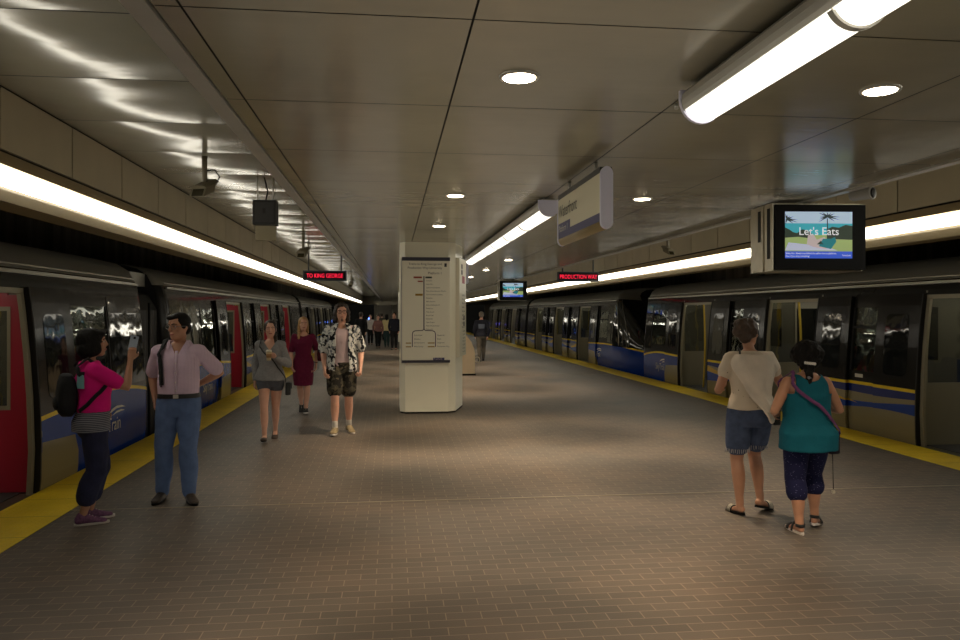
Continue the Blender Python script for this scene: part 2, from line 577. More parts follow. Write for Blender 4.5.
def downlight(x, y, label):
    t = thing('downlight', label, 'light', (x, y, 2.9), 0, 'recessed ceiling downlights')
    bb = MB(); bb.lathe([(0.082, 0.01), (0.084, -0.012), (0.1, -0.014), (0.104, -0.004), (0.104, 0.01)], (0, 0, 0), 28)
    bb.build('trim_ring', M_ALU, t)
    bb = MB(); bb.lathe([(0.081, -0.010), (0.081, -0.014), (0.06, -0.018), (0.02, -0.02)], (0, 0, 0), 24); bb.build('lens', M_DOWN, t)
    o = bpy.data.objects.new('lamp', ring_lamp()); S.collection.objects.link(o); o.parent = t; o.location = (0, 0, -0.03)
rowt = ['nearest', 'second', 'third', 'fourth', 'fifth', 'sixth', 'seventh']
for i, y in enumerate((3.8, 7.7, 10.4, 16.9, 21.0, 25.1, 33.0)):
    downlight(0.64, y, 'round recessed downlight, %s one in the row towards the map pillar' % rowt[i])
    downlight(2.6, y, 'round recessed downlight, %s one in the row beyond the hanging sign line' % rowt[i])

# ---------------------------------------------------------------- map boards on the pillar
t = thing('route_map_board', 'white route map panel with a forked dark line on the cream pillar', 'sign', (0.57, 12.875, 0.86))
bb = MB(); bb.box(-0.4, 0.4, -0.035, 0.0, 0.02, 1.76); bb.build('panel', mat('map_white', lin(228, 223, 202), 0.35), t)
for z0, z1, nm in ((0.0, 0.045, 'bottom_rail'), (1.72, 1.78, 'top_rail')):
    bb = MB(); bb.box(-0.405, 0.405, -0.045, 0.0, z0, z1); bb.build(nm, mat('slate_rail', lin(52, 50, 62), 0.4), t)
bb = MB(); bb.box(-0.425, -0.4, -0.04, 0.06, 0.0, 1.76); bb.build('side_rail', M_ALU, t)
MF = lambda x, z, y=-0.0365: Matrix(((1, 0, 0, x), (0, 0, -1, y), (0, 1, 0, z), (0, 0, 0, 1)))
bb = MB()
def seg2(a, c, wd=0.014):
    a = Vector((a[0], -0.0365, a[1])); c = Vector((c[0], -0.0365, c[1]))
    d = (c - a).normalized(); s = Vector((d.z, 0, -d.x)) * wd / 2
    bb.F([bb.V(a - s), bb.V(a + s), bb.V(c + s), bb.V(c - s)])
seg2((-0.035, 1.46), (-0.035, 0.56), 0.018)
for sgn in (-1, 1):
    pts = [(-0.035, 0.575), (-0.035 + sgn * 0.02, 0.545), (-0.035 + sgn * 0.15, 0.54), (-0.035 + sgn * 0.18, 0.525), (-0.035 + sgn * 0.195, 0.49), (-0.035 + sgn * 0.195, 0.27)]
    for a, c in zip(pts, pts[1:]):
        seg2(a, c)
bb.build('route_line', mat('map_line_purple', lin(52, 44, 66), 0.5), t)
bb = MB()
bb.text('Trains to King George and', 0.052, MF(0.27, 1.65), 'RIGHT'); bb.text('Production Way-University', 0.052, MF(0.27, 1.585), 'RIGHT'); bb.text('Platform 1', 0.056, MF(0.27, 1.495), 'RIGHT')
bb.box(0.31, 0.35, -0.037, -0.036, 1.62, 1.68)
bb.build('heading', M_INK, t)
def station(s, x, z):
    q = MB(); q.text(s, 0.03, MF(x, z)); q.build('station_name', M_INK, t)
sta = ['Burrard', 'Granville', 'Stadium-Chinatown', 'Main Street-Science World', 'Commercial-Broadway', 'Nanaimo', '29th Avenue', 'Joyce-Collingwood', 'Patterson', 'Metrotown', 'Royal Oak', 'Edmonds', '22nd Street', 'New Westminster', 'Columbia']
for i, s in enumerate(sta):
    station(s, 0.0, 1.375 - i * 0.0585)
for i, s in enumerate(('Scott Road', 'Gateway', 'Surrey Central', 'King George')):
    station(s, -0.2, 0.455 - i * 0.063)
for i, s in enumerate(('Sapperton', 'Braid', 'Lougheed', 'Production Way')):
    station(s, 0.19, 0.455 - i * 0.063)
bb = MB()
bb.box(-0.21, -0.07, -0.037, -0.036, 1.425, 1.455); bb.box(-0.14, -0.055, -0.037, -0.036, 1.362, 1.385)
bb.build('red_tag', mat('map_red', lin(150, 62, 40), 0.5), t)
bb = MB(); bb.box(-0.01, 0.1, -0.037, -0.036, 1.425, 1.455); bb.build('green_tag', mat('map_green', lin(58, 66, 48), 0.5), t)
bb = MB()
for x0, x1, z0, z1 in ((-0.18, -0.055, 1.13, 1.165), (-0.34, -0.25, 0.325, 0.343), (-0.34, -0.25, 0.262, 0.28), (0.03, 0.145, 0.325, 0.343), (0.03, 0.145, 0.262, 0.28)):
    bb.box(x0, x1, -0.037, -0.036, z0, z1)
bb.build('yellow_tag', mat('map_yellow', lin(158, 122, 26), 0.5), t)
bb = MB(); bb.box(0.12, 0.31, -0.0365, -0.034, 0.045, 0.085); bb.build('logo_block', mat('map_blue', lin(52, 50, 104), 0.5), t)
bb = MB(); bb.text('TransLink', 0.036, MF(0.13, 0.053, -0.0375)); bb.build('logo_lettering', M_WHITE, t)

t = thing('information_board', 'narrow notice board on the angled face of the cream pillar', 'sign', (1.175, 13.37, 0.95), math.atan2(0.78, 0.19))
bb = MB(); bb.box(-0.4, 0.38, -0.07, -0.002, 0.0, 1.7); bb.build('panel', mat('notice_white', lin(216, 210, 186), 0.35), t)
bb = MB()
bb.box(-0.4, 0.38, -0.0722, -0.0702, 1.70, 1.71)
for k in range(9):
    bb.text('Notice to riders'[: 16 - k % 4], 0.05, MF(-0.12, 1.05 - k * 0.07, -0.0722))
for k in range(7):
    bb.text('Hours of service', 0.045, MF(-0.05, 0.42 - k * 0.06, -0.0722))
for x, z in ((-0.2, 1.52), (-0.2, 1.42), (0.05, 0.52), (0.05, 0.62)):
    bb.box(x, x + 0.14, -0.0725, -0.0715, z, z + 0.08)
bb.build('lettering', M_INK, t)
bb = MB(); bb.box(-0.1, 0.2, -0.0725, -0.0715, 1.27, 1.4); bb.build('red_notice', mat('notice_red', lin(160, 50, 60), 0.5), t)

# cream rounded cabinet beyond the pillar
t = thing('platform_cabinet', 'cream cabinet with a sloping rounded top standing behind the map pillar', 'cabinet', (2.0, 20.9, 0))
prof = [(-0.32, 0.04), (-0.32, 1.18), (-0.12, 1.16), (0.02, 1.08), (0.14, 0.93), (0.22, 0.74), (0.25, 0.6), (0.25, 0.04)]
bb = MB(); bb.prism(prof, -0.3, 0.3); bb.build('body', mat('cream_cabinet', lin(228, 205, 170), 0.45), t)
bb = MB(); bb.box(-0.34, 0.27, -0.31, 0.31, 0, 0.045); bb.build('plinth', M_BLACK, t)
bb = MB(); bb.tube([(0.25 + 0.07 * (1 - math.cos(a)), -0.2, 0.42 + 0.075 * math.sin(a)) for a in [2 * PI * q / 16 for q in range(17)]], 0.011, 6, False)
bb.build('ring_handle', M_WHITE, t)

# ---------------------------------------------------------------- displays
def emitc(name, c, e=1.0):
    return mat(name, c, 0.4, emit=e)
def flat(bb, poly, y):
    bb.F([bb.V((x, y, z)) for x, z in poly])
def screen(loc, rz, label, near):
    t = thing('display_screen', label, 'screen', loc, rz)
    # origin: ceiling point above the middle; front faces -Y
    bb = MB(); bb.box(-0.49, 0.49, 0.0, 0.09, -0.74, -0.05); bb.build('bezel', M_BLACK, t)
    bb = MB()
    for k, (x0, d) in enumerate(((-0.5, 0.18), (-0.5, 0.42))):
        bb.box(x0 - 0.012, x0 + 0.0, 0.02 + k * 0.24, 0.02 + k * 0.24 + 0.17, -0.75, -0.03)
    bb.box(-0.5, -0.47, 0.09, 0.62, -0.75, -0.03); bb.box(0.47, 0.5, 0.09, 0.62, -0.75, -0.03)
    bb.box(-0.49, 0.49, 0.09, 0.62, -0.045, -0.025); bb.box(-0.49, 0.49, 0.09, 0.6, -0.75, -0.74)
    bb.box(-0.49, 0.49, 0.6, 0.62, -0.75, -0.03)
    bb.build('casing', mat('brushed_casing', (0.5, 0.46, 0.36), 0.3, 0.9, 0.1, 9), t)
    bb = MB()
    for k in (0.14, 0.38):
        bb.box(-0.516, -0.5115, k - 0.06, k + 0.01, -0.42 - 0.2 * (k < 0.2), -0.08)
    bb.build('vent_slot', M_BLACK, t)
    bb = MB(); bb.box(-0.08, 0.08, 0.22, 0.38, -0.04, 0.0); bb.build('ceiling_bracket', M_DKGREY, t)
    s = MB()
    X0, X1, Z0, Z1 = -0.385, 0.345, -0.62, -0.125
    names = []
    def part(poly, col, lvl, e=0.75):
        if col not in names:
            names.append(col)
        s.mi = names.index(col)
        flat(s, [(lerp(X0, X1, u), lerp(Z0, Z1, v)) for u, v in poly], -0.001 - 0.0006 * lvl)
    R = lambda a, c, d, e: [(a, d), (c, d), (c, e), (a, e)]
    part(R(0, 1, 0.0, 0.15), 'blue', 0)
    part(R(0, 1, 0.75, 1.0), 'sky', 0); part(R(0, 1, 0.5, 0.75), 'sea', 0); part(R(0, 1, 0.15, 0.5), 'grass', 0)
    part([(0, .44), (0, .66), (.06, .62), (.12, .56), (.18, .54), (.25, .62), (.34, .6), (.42, .5), (.42, .42), (.2, .46)], 'hedge', 1)
    part([(.62, .42), (.62, .62), (.7, .68), (.8, .66), (.9, .72), (1, .7), (1, .4)], 'hedge', 1)
    part([(.62, .5), (.64, .5), (.635, .86), (.62, .86)], 'palm', 2)
    for cx, cz, sc in ((.63, .9, .2), (.03, .84, .17)):
        for a in range(-40, 221, 26):
            ra = math.radians(a); r = sc * (0.8 + 0.2 * math.cos(3 * ra))
            tx, tz = cx + r * math.cos(ra), cz + 0.75 * r * math.sin(ra) - (0.04 if math.sin(ra) < 0.3 else 0)
            nx, nz = -math.sin(ra) * 0.014, math.cos(ra) * 0.02
            if tx < 0 or tz > 1 or tx > 1:
                tx, tz = max(0.002, min(.998, tx)), min(.998, tz)
            part([(max(0, cx - nx), cz - nz), (tx, tz), (max(0, cx + nx), cz + nz)], 'palm', 3)
    part([(.0, .17), (.05, .34), (.3, .3), (.6, .26), (.78, .17)], 'cloth', 2)
    part([(.32, .3), (.34, .5), (.42, .52), (.47, .4), (.58, .46), (.62, .4), (.72, .3), (.6, .2), (.42, .24)], 'skin', 3)
    part([(.5, .26), (.56, .42), (.68, .42), (.74, .46), (.76, .36), (.68, .2)], 'teal', 4)
    part([(.47, .3), (.53, .38), (.57, .3)], 'hedge', 4)
    s.mi = 0
    cols = {'blue': (0.03, 0.10, 0.62, 1), 'sky': (0.48, 0.62, 0.78, 1), 'sea': (0.05, 0.40, 0.48, 1), 'grass': (0.34, 0.44, 0.16, 1), 'hedge': (0.025, 0.04, 0.025, 1), 'palm': (0.03, 0.05, 0.05, 1), 'cloth': (0.52, 0.55, 0.72, 1), 'skin': (0.55, 0.46, 0.45, 1), 'teal': (0.01, 0.20, 0.24, 1), 'white': (0.95, 0.95, 0.98, 1)}
    names.append('white'); s.mi = names.index('white')
    s.text("Let's Eats", 0.118, MF(lerp(X0, X1, 0.5) , lerp(Z0, Z1, 0.5), -0.005), 'CENTER', sx=0.98)
    s.text('Safety first. Always stay behind the yellow line on platforms.', 0.0265, MF(X0 + 0.005, lerp(Z0, Z1, 0.09), -0.005), sx=0.86)
    s.text('Even if you drop something!', 0.0265, MF(X0 + 0.005, lerp(Z0, Z1, 0.03), -0.005), sx=0.86)
    s.text('TransLink', 0.024, MF(X1 - 0.115, lerp(Z0, Z1, 0.05), -0.005))
    s.build('picture', [emitc('screen_' + c, cols[c], 0.62) for c in names], t)
    return t
screen((4.52, 7.6, 2.9), math.radians(-4), 'wall-sized display hung near the ceiling edge showing a beach picnic', True)
t2 = screen((4.34, 27.0, 2.9), math.radians(0), 'small distant display showing a beach picture above the far train', False)

def led_sign(loc, text, label, zt, hang):
    t = thing('led_sign', label, 'sign', loc)
    bb = MB(); bb.box(-0.61, 0.61, 0.0, 0.14, 0.0, 0.29); bb.build('casing', mat('led_casing', lin(40, 42, 52), 0.5), t)
    bb = MB(); bb.box(-0.58, 0.58, -0.003, 0.0, 0.05, 0.25); bb.build('face', M_BLACK, t)
    bb = MB(); bb.text(text, 0.17, MF(0, 0.085, -0.006), 'CENTER', sx=0.72); bb.build('lettering', emitc('led_red', (0.9, 0.01, 0.05, 1), 1.5), t)
    for x in (-0.46, 0.46):
        bb = MB(); bb.box(x - 0.02, x + 0.02, 0.05, 0.09, 0.29, hang); bb.build('hanger', M_DKGREY, t)
led_sign((-1.9, 22.0, 2.62), 'TO KING GEORGE', 'red lettered LED sign hanging over the walking group', 0, 0.88)
led_sign((5.43, 21.8, 2.62), 'PRODUCTION WAY', 'red lettered LED sign hanging beside the strip over the far parked train', 0, 0.88)

# ---------------------------------------------------------------- cameras and speakers under the ceiling
def cctv(loc, rz, zt, label, scale=1.0):
    t = thing('security_camera', label, 'camera', loc, rz)
    k = scale
    tl = math.radians(-24); T = lambda p: (p[0], p[1] * math.cos(tl) + p[2] * math.sin(tl) * -1, p[1] * math.sin(tl) * -1 + p[2] * math.cos(tl))
    bb = MB(T); bb.box(-0.1 * k, 0.1 * k, -0.16 * k, 0.10 * k, -0.08 * k, 0.05 * k); bb.build('body', mat('camera_beige', lin(120, 112, 92), 0.5), t)
    bb = MB(T); bb.prism([(-0.125 * k, 0.05 * k), (-0.125 * k, 0.06 * k), (-0.06 * k, 0.1 * k), (0.06 * k, 0.1 * k), (0.125 * k, 0.06 * k), (0.125 * k, 0.05 * k)], -0.21 * k, 0.12 * k); bb.build('sun_hood', mat('camera_hood', lin(132, 124, 104), 0.5), t)
    bb = MB(T); bb.box(-0.075 * k, 0.075 * k, -0.166 * k, -0.158 * k, -0.065 * k, 0.035 * k); bb.build('lens', mat('camera_glass', (0.03, 0.025, 0.012), 0.1), t)
    bb = MB(); bb.tube([(0, 0, 0.07 * k), (0, 0, zt)], 0.035 * k, 8); bb.build('stem', mat('camera_stem', lin(122, 114, 96), 0.5), t)
    bb = MB(); bb.tube([(0.08 * k, 0.12 * k, 0.05 * k), (0.14 * k, 0.12 * k, 0.16 * k), (0.1 * k, 0.06, 0.24 * k), (0.03, 0, 0.22 * k)], 0.009, 6); bb.build('cable', M_BLACK, t)
cctv((-2.13, 9.0, 3.13), math.radians(-18), 0.36, 'beige box camera hanging nearest under the raised ceiling', 0.9)
cctv((-2.0, 17.6, 3.08), math.radians(-14), 0.41, 'small box camera hanging beyond the dark loudspeaker')
cctv((-1.9, 36.0, 3.05), math.radians(-10), 0.44, 'far box camera hanging past the red LED sign near the walkers')
cctv((5.9, 15.8, 3.05), math.radians(20), 0.44, 'box camera over the far train beside the second hanging fixture', 0.8)
t = thing('loudspeaker', 'dark square loudspeaker hanging on two thin rods over the platform', 'speaker', (-1.66, 10.3, 3.02))
bb = MB(); bb.box(-0.15, 0.15, -0.1, 0.12, -0.16, 0.16); bb.build('cabinet', mat('speaker_dark', (0.02, 0.02, 0.02), 0.6), t)
bb = MB(); bb.box(-0.12, 0.12, -0.106, -0.1, -0.13, 0.13)
bb.build('grille', mat('speaker_grille', (0.045, 0.045, 0.045), 0.7, 0, 0.5, 160), t)
bb = MB(); bb.box(-0.13, 0.13, 0.0, 0.11, -0.36, -0.165); bb.build('rear_housing', mat('speaker_tan', lin(150, 140, 112), 0.5), t)
bb = MB(); bb.box(-0.02, 0.02, -0.109, -0.106, -0.02, 0.05); bb.build('badge', mat('speaker_badge', (0.01, 0.01, 0.01), 0.4), t)
for x in (-0.1, 0.1):
    bb = MB(); bb.tube([(x, 0, 0.16), (x, 0, 0.48)], 0.012, 6); bb.build('rod', M_ALU, t)
bb = MB(); bb.tube([(0, 0.02, 0.16), (0.03, 0.0, 0.28), (-0.02, 0.02, 0.48)], 0.01, 6); bb.build('cable', M_BLACK, t)
t = thing('dome_camera', 'small round bullet camera on the ceiling edge above the near display', 'camera', (4.55, 6.95, 2.86))
bb = MB()
Rc = Matrix.Rotation(math.radians(28), 3, 'Z') @ Matrix.Rotation(PI / 2, 3, 'X')
bb.lathe([(0.045, -0.1), (0.058, -0.08), (0.06, 0.1), (0.066, 0.105), (0.066, 0.12), (0.05, 0.12)], (0, 0, 0), 18, Rc); bb.build('body', mat('bullet_grey', lin(150, 148, 140), 0.4), t)
bb = MB(); bb.lathe([(0.05, 0.1205), (0.02, 0.124)], (0, 0, 0), 16, Rc); bb.build('lens', M_BLACK, t)
bb = MB(); bb.tube([(0, 0.02, 0.05), (0.02, 0.06, 0.07), (0.0, 0.09, 0.15)], 0.016, 8); bb.build('bracket', M_DKGREY, t)

# blue and red signal lamps far down the tunnel
for loc, c, lab in (((-1.75, 60.0, 1.25), (0.12, 0.25, 1.0, 1), 'tiny blue signal lamp glowing on a post in the distance'), ((3.4, 70.0, 1.1), (0.2, 0.15, 0.9, 1), 'tiny violet signal lamp glowing far beyond the cream cabinet')):
    t = thing('signal_lamp', lab, 'lamp', (loc[0], loc[1], 0))
    bb = MB(); bb.tube([(0, 0.1, 0), (0, 0.1, loc[2])], 0.03, 8); bb.build('post', M_DKGREY, t)
    bb = MB(); bb.ellipsoid((0, 0, loc[2]), (0.1, 0.1, 0.1), 12, 8); bb.build('lens', emitc('signal_%d' % int(loc[1]), c, 6.0), t)

# ---------------------------------------------------------------- trains
def livery_mat(name, D, blue_to, amp=0.04):
    """body paint driven by the car's own coordinates: a = distance from its end, z = height"""
    m = bpy.data.materials.new(name); m.use_nodes = True
    n = NT(m)
    x = n.xyz(n.obj())
    a = n.math('ABSOLUTE', x[1]); z = x[2]
    GREY = (0.014, 0.0135, 0.012, 1); BEIGE = lin(136, 126, 96); BLUE = lin(22, 58, 142); YEL = (0.80, 0.56, 0.02, 1)
    NAVY = lin(24, 40, 104)
    # mid body swoosh
    ph = n.math('MULTIPLY', n.math('SUBTRACT', a, D), 2 * PI / 4.1)
    sn = n.math('SINE', ph)
    half = n.math('ADD', 0.075, n.math('MULTIPLY', sn, 0.04))
    ctr = n.math('ADD', 0.40, n.math('MULTIPLY', n.math('COSINE', ph), 0.04))
    in_blue = n.math('LESS_THAN', n.math('ABSOLUTE', n.math('SUBTRACT', z, ctr)), half)
    thin = n.math('GREATER_THAN', z, n.math('ADD', 0.575, n.math('MULTIPLY', sn, 0.03)))
    # slanted yellow flash on the leaves ahead of each doorway
    f = n.math('FRACT', n.math('DIVIDE', n.math('ADD', n.math('SUBTRACT', a, D), 4.1 - 1.65), 4.1))
    d = n.math('SUBTRACT', n.math('SUBTRACT', 0.53, n.math('MULTIPLY', f, 0.5)), z)
    yel = n.math('MULTIPLY', n.math('LESS_THAN', n.math('ABSOLUTE', d), n.math('SUBTRACT', 0.06, n.math('MULTIPLY', f, 0.22))), n.math('LESS_THAN', f, 0.27))
    low = n.mix(in_blue, BEIGE, BLUE)
    low = n.mix(thin, low, NAVY)
    low = n.mix(yel, low, lin(190, 150, 30))
    # cab end: blue with a beige foot
    cab = n.math('LESS_THAN', a, blue_to)
    foot = n.math('MULTIPLY', n.math('GREATER_THAN', a, n.math('SUBTRACT', blue_to - 0.72, n.math('MULTIPLY', n.math('SUBTRACT', 0.5, z), 0.5))), n.math('LESS_THAN', z, n.math('ADD', 0.46, n.math('MULTIPLY', n.math('SUBTRACT', a, blue_to), 0.05))))
    cabc = n.mix(foot, BLUE, BEIGE)
    low = n.mix(cab, low, cabc)
    # belt line: rises a little before the end
    tip = n.math('MAXIMUM', 0.0, n.math('SUBTRACT', 1.75, a))
    rise = n.math('MULTIPLY', amp, n.math('MINIMUM', 1.0, n.math('MAXIMUM', 0.0, n.math('DIVIDE', n.math('SUBTRACT', D, a), 1.7))))
    belt = n.math('ADD', 0.685, n.math('SUBTRACT', rise, n.math('MULTIPLY', 0.05, n.math('MULTIPLY', tip, tip))))
    dz = n.math('SUBTRACT', z, belt)
    col = n.mix(n.math('GREATER_THAN', dz, 0.02), low, GREY)
    col = n.mix(n.math('LESS_THAN', n.math('ABSOLUTE', dz), 0.022), col, YEL)
    n.link(col, n.b.inputs['Base Color'])
    n.b.inputs['Roughness'].default_value = 0.16
    n.b.inputs['Specular IOR Level'].default_value = 0.16
    n.bump(n.noise(2.2, 2), 0.006)
    return m

def glass_mat():
    m = bpy.data.materials.new('tinted_glass'); m.use_nodes = True
    n = NT(m)
    tr = n.new('ShaderNodeBsdfTransparent'); tr.inputs[0].default_value = (0.68, 0.70, 0.67, 1)
    gl = n.new('ShaderNodeBsdfGlossy'); gl.inputs['Roughness'].default_value = 0.03
    gl.inputs['Color'].default_value = (0.85, 0.88, 0.85, 1)
    bp = n.new('ShaderNodeBump'); bp.inputs['Distance'].default_value = 0.012
    n.link(n.noise(2.0, 2), bp.inputs['Height'])
    n.link(bp.outputs[0], gl.inputs['Normal'])
    fr = n.new('ShaderNodeFresnel'); fr.inputs[0].default_value = 1.5
    mx = n.new('ShaderNodeMixShader')
    n.link(n.math('ADD', n.math('MULTIPLY', fr.outputs[0], 0.9), 0.06, clamp=True), mx.inputs[0])
    n.link(tr.outputs[0], mx.inputs[1]); n.link(gl.outputs[0], mx.inputs[2])
    out = [q for q in n.n if q.type == 'OUTPUT_MATERIAL'][0]
    n.link(mx.outputs[0], out.inputs['Surface'])
    return m
M_GLASS = glass_mat()
M_CARGREY = mat('car_dark_grey_paint', (0.016, 0.0155, 0.014), 0.18, 0.0, bump=0.004, bscale=2.5, spec=0.3)
M_ROOF = mat('car_roof_grey', lin(150, 148, 138), 0.4, 0.4)
M_GUTTER = mat('car_gutter_trim', lin(150, 146, 132), 0.3, 0.7)
M_FRAME = mat('door_frame_grey', lin(150, 143, 122), 0.4, 0.2)
M_RUBBER = mat('black_rubber', (0.008, 0.008, 0.008), 0.7)
M_RED = mat('red_door_screen', lin(178, 40, 62), 0.35)
M_SCREEN = mat('grey_door_screen', lin(128, 122, 104), 0.4)
M_POLE = mat('yellow_grab_pole', (0.62, 0.42, 0.02), 0.35)
M_CARIN = mat('car_interior_panel', lin(116, 110, 96), 0.5)
M_CARFLR = mat('car_interior_floor', lin(60, 60, 62), 0.6)
M_SEAT = mat('blue_car_seat', lin(40, 52, 84), 0.8)
M_CABLIGHT = emit_mat('car_ceiling_light_glow', (1.0, 0.93, 0.74), 4.5)
M_DARKGLASS = mat('dark_reflecting_glass', (0.006, 0.007, 0.007), 0.06, 0.0, bump=0.008, bscale=2.5)
M_LOGO = mat('logo_white', lin(206, 204, 196), 0.5)

PROF = [(0.10, -0.28), (0.02, -0.08), (0.0, 0.1), (-0.005, 0.45), (0.0, 0.68), (0.012, 0.9), (0.03, 1.2), (0.055, 1.5), (0.085, 1.78), (0.105, 1.93), (0.125, 2.06), (0.16, 2.13)]
ROOF = [(0.16, 2.13), (0.24, 2.28), (0.40, 2.38), (0.70, 2.45), (1.05, 2.48), (1.325, 2.485)]
def bx(z):
    """inward offset of the side skin at height z"""
    for (b0, z0), (b1, z1) in zip(PROF, PROF[1:]):
        if z <= z1:
            return lerp(b0, b1, max(0, (z - z0) / (z1 - z0)))
    return PROF[-1][0]

def car(xs, sx, ytip, sy, D, end, label, screen_m, logo_a, length=17.0, detail=True, kind='train_car'):
    """a car beside the platform. Local coordinates: b inward from its platform side, a back from its end."""
    t = thing(kind, label, 'train car', (xs, ytip, 0), 0, None)
    T = lambda p: (sx * p[0], sy * p[1], p[2])     # (b, a, z) -> local
    W = 2.65
    LIV = livery_mat('livery_' + label[:12], D, D - 0.05, 0.10 if sx < 0 else 0.03)
    Ln = 2.1 if end == 'nose' else 0.22
    doors = [(D + 4.1 * k, D + 4.1 * k + 1.65) for k in range(3)]
    gaps = [(doors[k][1] + 0.93, doors[k + 1][0] - 0.93) for k in range(2)]
    cabwin = [(D - 2.05, D - 1.0)]
    holes = []
    for d0, d1 in doors:
        holes.append((d0, d1, -0.05, 1.93))
    for g in gaps:
        holes.append((g[0], g[1], 0.86, 1.78))
    if detail:
        holes.append((cabwin[0][0], cabwin[0][1], 0.9, 1.78))
    # platform side skin
    st = sorted({Ln, length} | {v for h in holes for v in h[:2]})
    st = [s for s in st if s >= Ln]
    zl = sorted({z for _, z in PROF} | {v for h in holes for v in h[2:]} | {1.0, 1.35, 1.65})
    bb = MB(T)
    bb.mi = 0
    grid = {(i, j): bb.V((bx(z), a, z)) for i, a in enumerate(st) for j, z in enumerate(zl)}
    for i in range(len(st) - 1):
        for j in range(len(zl) - 1):
            am, zm = (st[i] + st[i + 1]) / 2, (zl[j] + zl[j + 1]) / 2
            if any(h[0] < am < h[1] and h[2] < zm < h[3] for h in holes):
                continue
            bb.mi = 2 if zm > 2.06 else 0
            bb.F([grid[i, j], grid[i + 1, j], grid[i + 1, j + 1], grid[i, j + 1]], True)
    # roof and far side, straight part
    full = ROOF + [(W - b_, z) for b_, z in ROOF[:-1][::-1]]
    bb.mi = 1
    bb.loft([[(b_, a, z) for b_, z in full] for a in (Ln, length)], False, True, False)
    bb.mi = 0
    bb.loft([[(W - b_, a, z) for b_, z in PROF] for a in (Ln, length)], False, True, False)
    bb.mi = 3
    bb.loft([[(0.12, a, -0.28), (W - 0.12, a, -0.28)] for a in (Ln, length)], False, False, False)
    # the two ends
    ring = PROF + ROOF[1:] + [(W - b_, z) for b_, z in (PROF + ROOF[1:])[::-1][1:]]
    def nose_pt(b_, z, s):
        q = (1 - s ** 2.3) ** (1 / 2.3)
        if end == 'nose':
            rk = 2.35 * max(0.0, (z - 0.75) / 1.73) ** 1.25
            wide = lerp(0.42, 1.0, q)
            a = Ln - (Ln - min(rk, Ln - 0.02)) * s
            zz = z if z < 0.6 else 0.6 + (z - 0.6) * lerp(0.97, 1.0, q)
        else:
            wide = lerp(0.9, 1.0, q)
            a = Ln * (1 - s); zz = z
        c = W / 2
        return (c + (b_ - c) * wide, a, zz)
    S_ = [0, 0.25, 0.45, 0.62, 0.76, 0.87, 0.95, 1.0]
    rows = [[bb.V(nose_pt(b_, z, s)) for b_, z in ring] for s in S_]
    nr = len(ring)
    for r0, r1 in zip(rows, rows[1:]):
        for i in range(nr - 1):
            zm = (ring[i][1] + ring[i + 1][1]) / 2
            bb.mi = 0 if zm < 0.75 else (1 if zm > 2.2 else (4 if end == 'nose' else 0))
            bb.F([r0[i], r0[i + 1], r1[i + 1], r1[i]], True)
    bb.mi = 4 if end == 'nose' else 3
    bb.F(rows[-1])
    bb.mi = 3
    bb.F([bb.V((b_, length, z)) for b_, z in ring])
    bb.build('body', [LIV, M_ROOF, M_CARGREY, M_RUBBER, M_DARKGLASS], t)
    if end == 'nose' and detail:
        wb = MB(T)
        wb.tube([nose_pt(bx(z) - 0.006 if z < 2.1 else 0.15, z, 0.3) for z in [0.72 + 1.38 * q / 14 for q in range(15)]], 0.016, 6)
        wb.tube([nose_pt(bx(z) - 0.006 if z < 2.1 else 0.15, z, 0.62) for z in [0.72 + 1.38 * q / 14 for q in range(15)]], 0.012, 6)
        wb.build('windscreen_trim', M_GUTTER, t)
    # gutter trims along the eaves
    gb = MB(T)
    for z0, off, wd in ((2.075, -0.004, 0.035), (2.16, 0.0, 0.012)):
        bq = bx(z0) if z0 < 2.13 else 0.18
        gb.box(bq - 0.022 + off, bq + 0.02, Ln * 0.95, length - 0.02, z0, z0 + wd)
    gb.build('gutter', M_GUTTER, t)
    # doorways: frame, two outside leaves, sill, screens, poles
    for d0, d1 in doors:
        fb = MB(T)
        for a0, a1 in ((d0, d0 + 0.06), (d1 - 0.05, d1)):
            fb.loft([[(bx(z) - 0.012, a0, z), (bx(z) + 0.025, a0, z), (bx(z) + 0.025, a1, z), (bx(z) - 0.012, a1, z)] for z in (-0.04, 0.4, 0.9, 1.3, 1.7, 1.93)], True, False)
        fb.box(bx(1.9) - 0.012, bx(1.9) + 0.05, d0, d1, 1.885, 1.935)
        fb.build('door_frame', M_FRAME, t)
        sb = MB(T); sb.box(-0.02, 0.5, d0, d1, -0.1, -0.012); sb.build('door_sill', mat('ribbed_sill', lin(96, 92, 80), 0.4, 0.5), t)
        for a0, a1, far in ((d0 - 0.9, d0 - 0.03, False), (d1 + 0.03, d1 + 0.9, True)):
            lb = MB(T)
            zz = [-0.06, 0.1, 0.45, 0.7, 0.95, 1.25, 1.55, 1.8, 1.95]
            lb.loft([[(bx(z) - 0.055, a0, z), (bx(z) - 0.055, a1, z), (bx(z) - 0.02, a1, z), (bx(z) - 0.02, a0, z)] for z in zz], True, False)
            leaf = lb.build('door', LIV, t)
            wb = MB(T)
            c, hw = (a0 + a1) / 2, 0.24
            zr = [0.86 + 0.83 * q / 20 for q in range(21)]
            zr = sorted(zr + [0.868, 0.885, 1.665, 1.682])
            def half(z):
                e = min(z - 0.86, 1.69 - z)
                return hw if e >= .09 else hw - .09 + math.sqrt(max(0, .09 ** 2 - (.09 - e) ** 2))
            wb.loft([[(bx(z) - 0.059, c - half(z), z), (bx(z) - 0.059, c + half(z), z)] for z in zr], False, True, False)
            wb.build('window', M_DARKGLASS, leaf)
            eb = MB(T)
            e0, e1 = (a1, a1 + 0.022) if not far else (a0 - 0.022, a0)
            eb.loft([[(bx(z) - 0.06, e0, z), (bx(z) - 0.06, e1, z), (bx(z) + 0.0, e1, z), (bx(z) + 0.0, e0, z)] for z in zz], True, False)
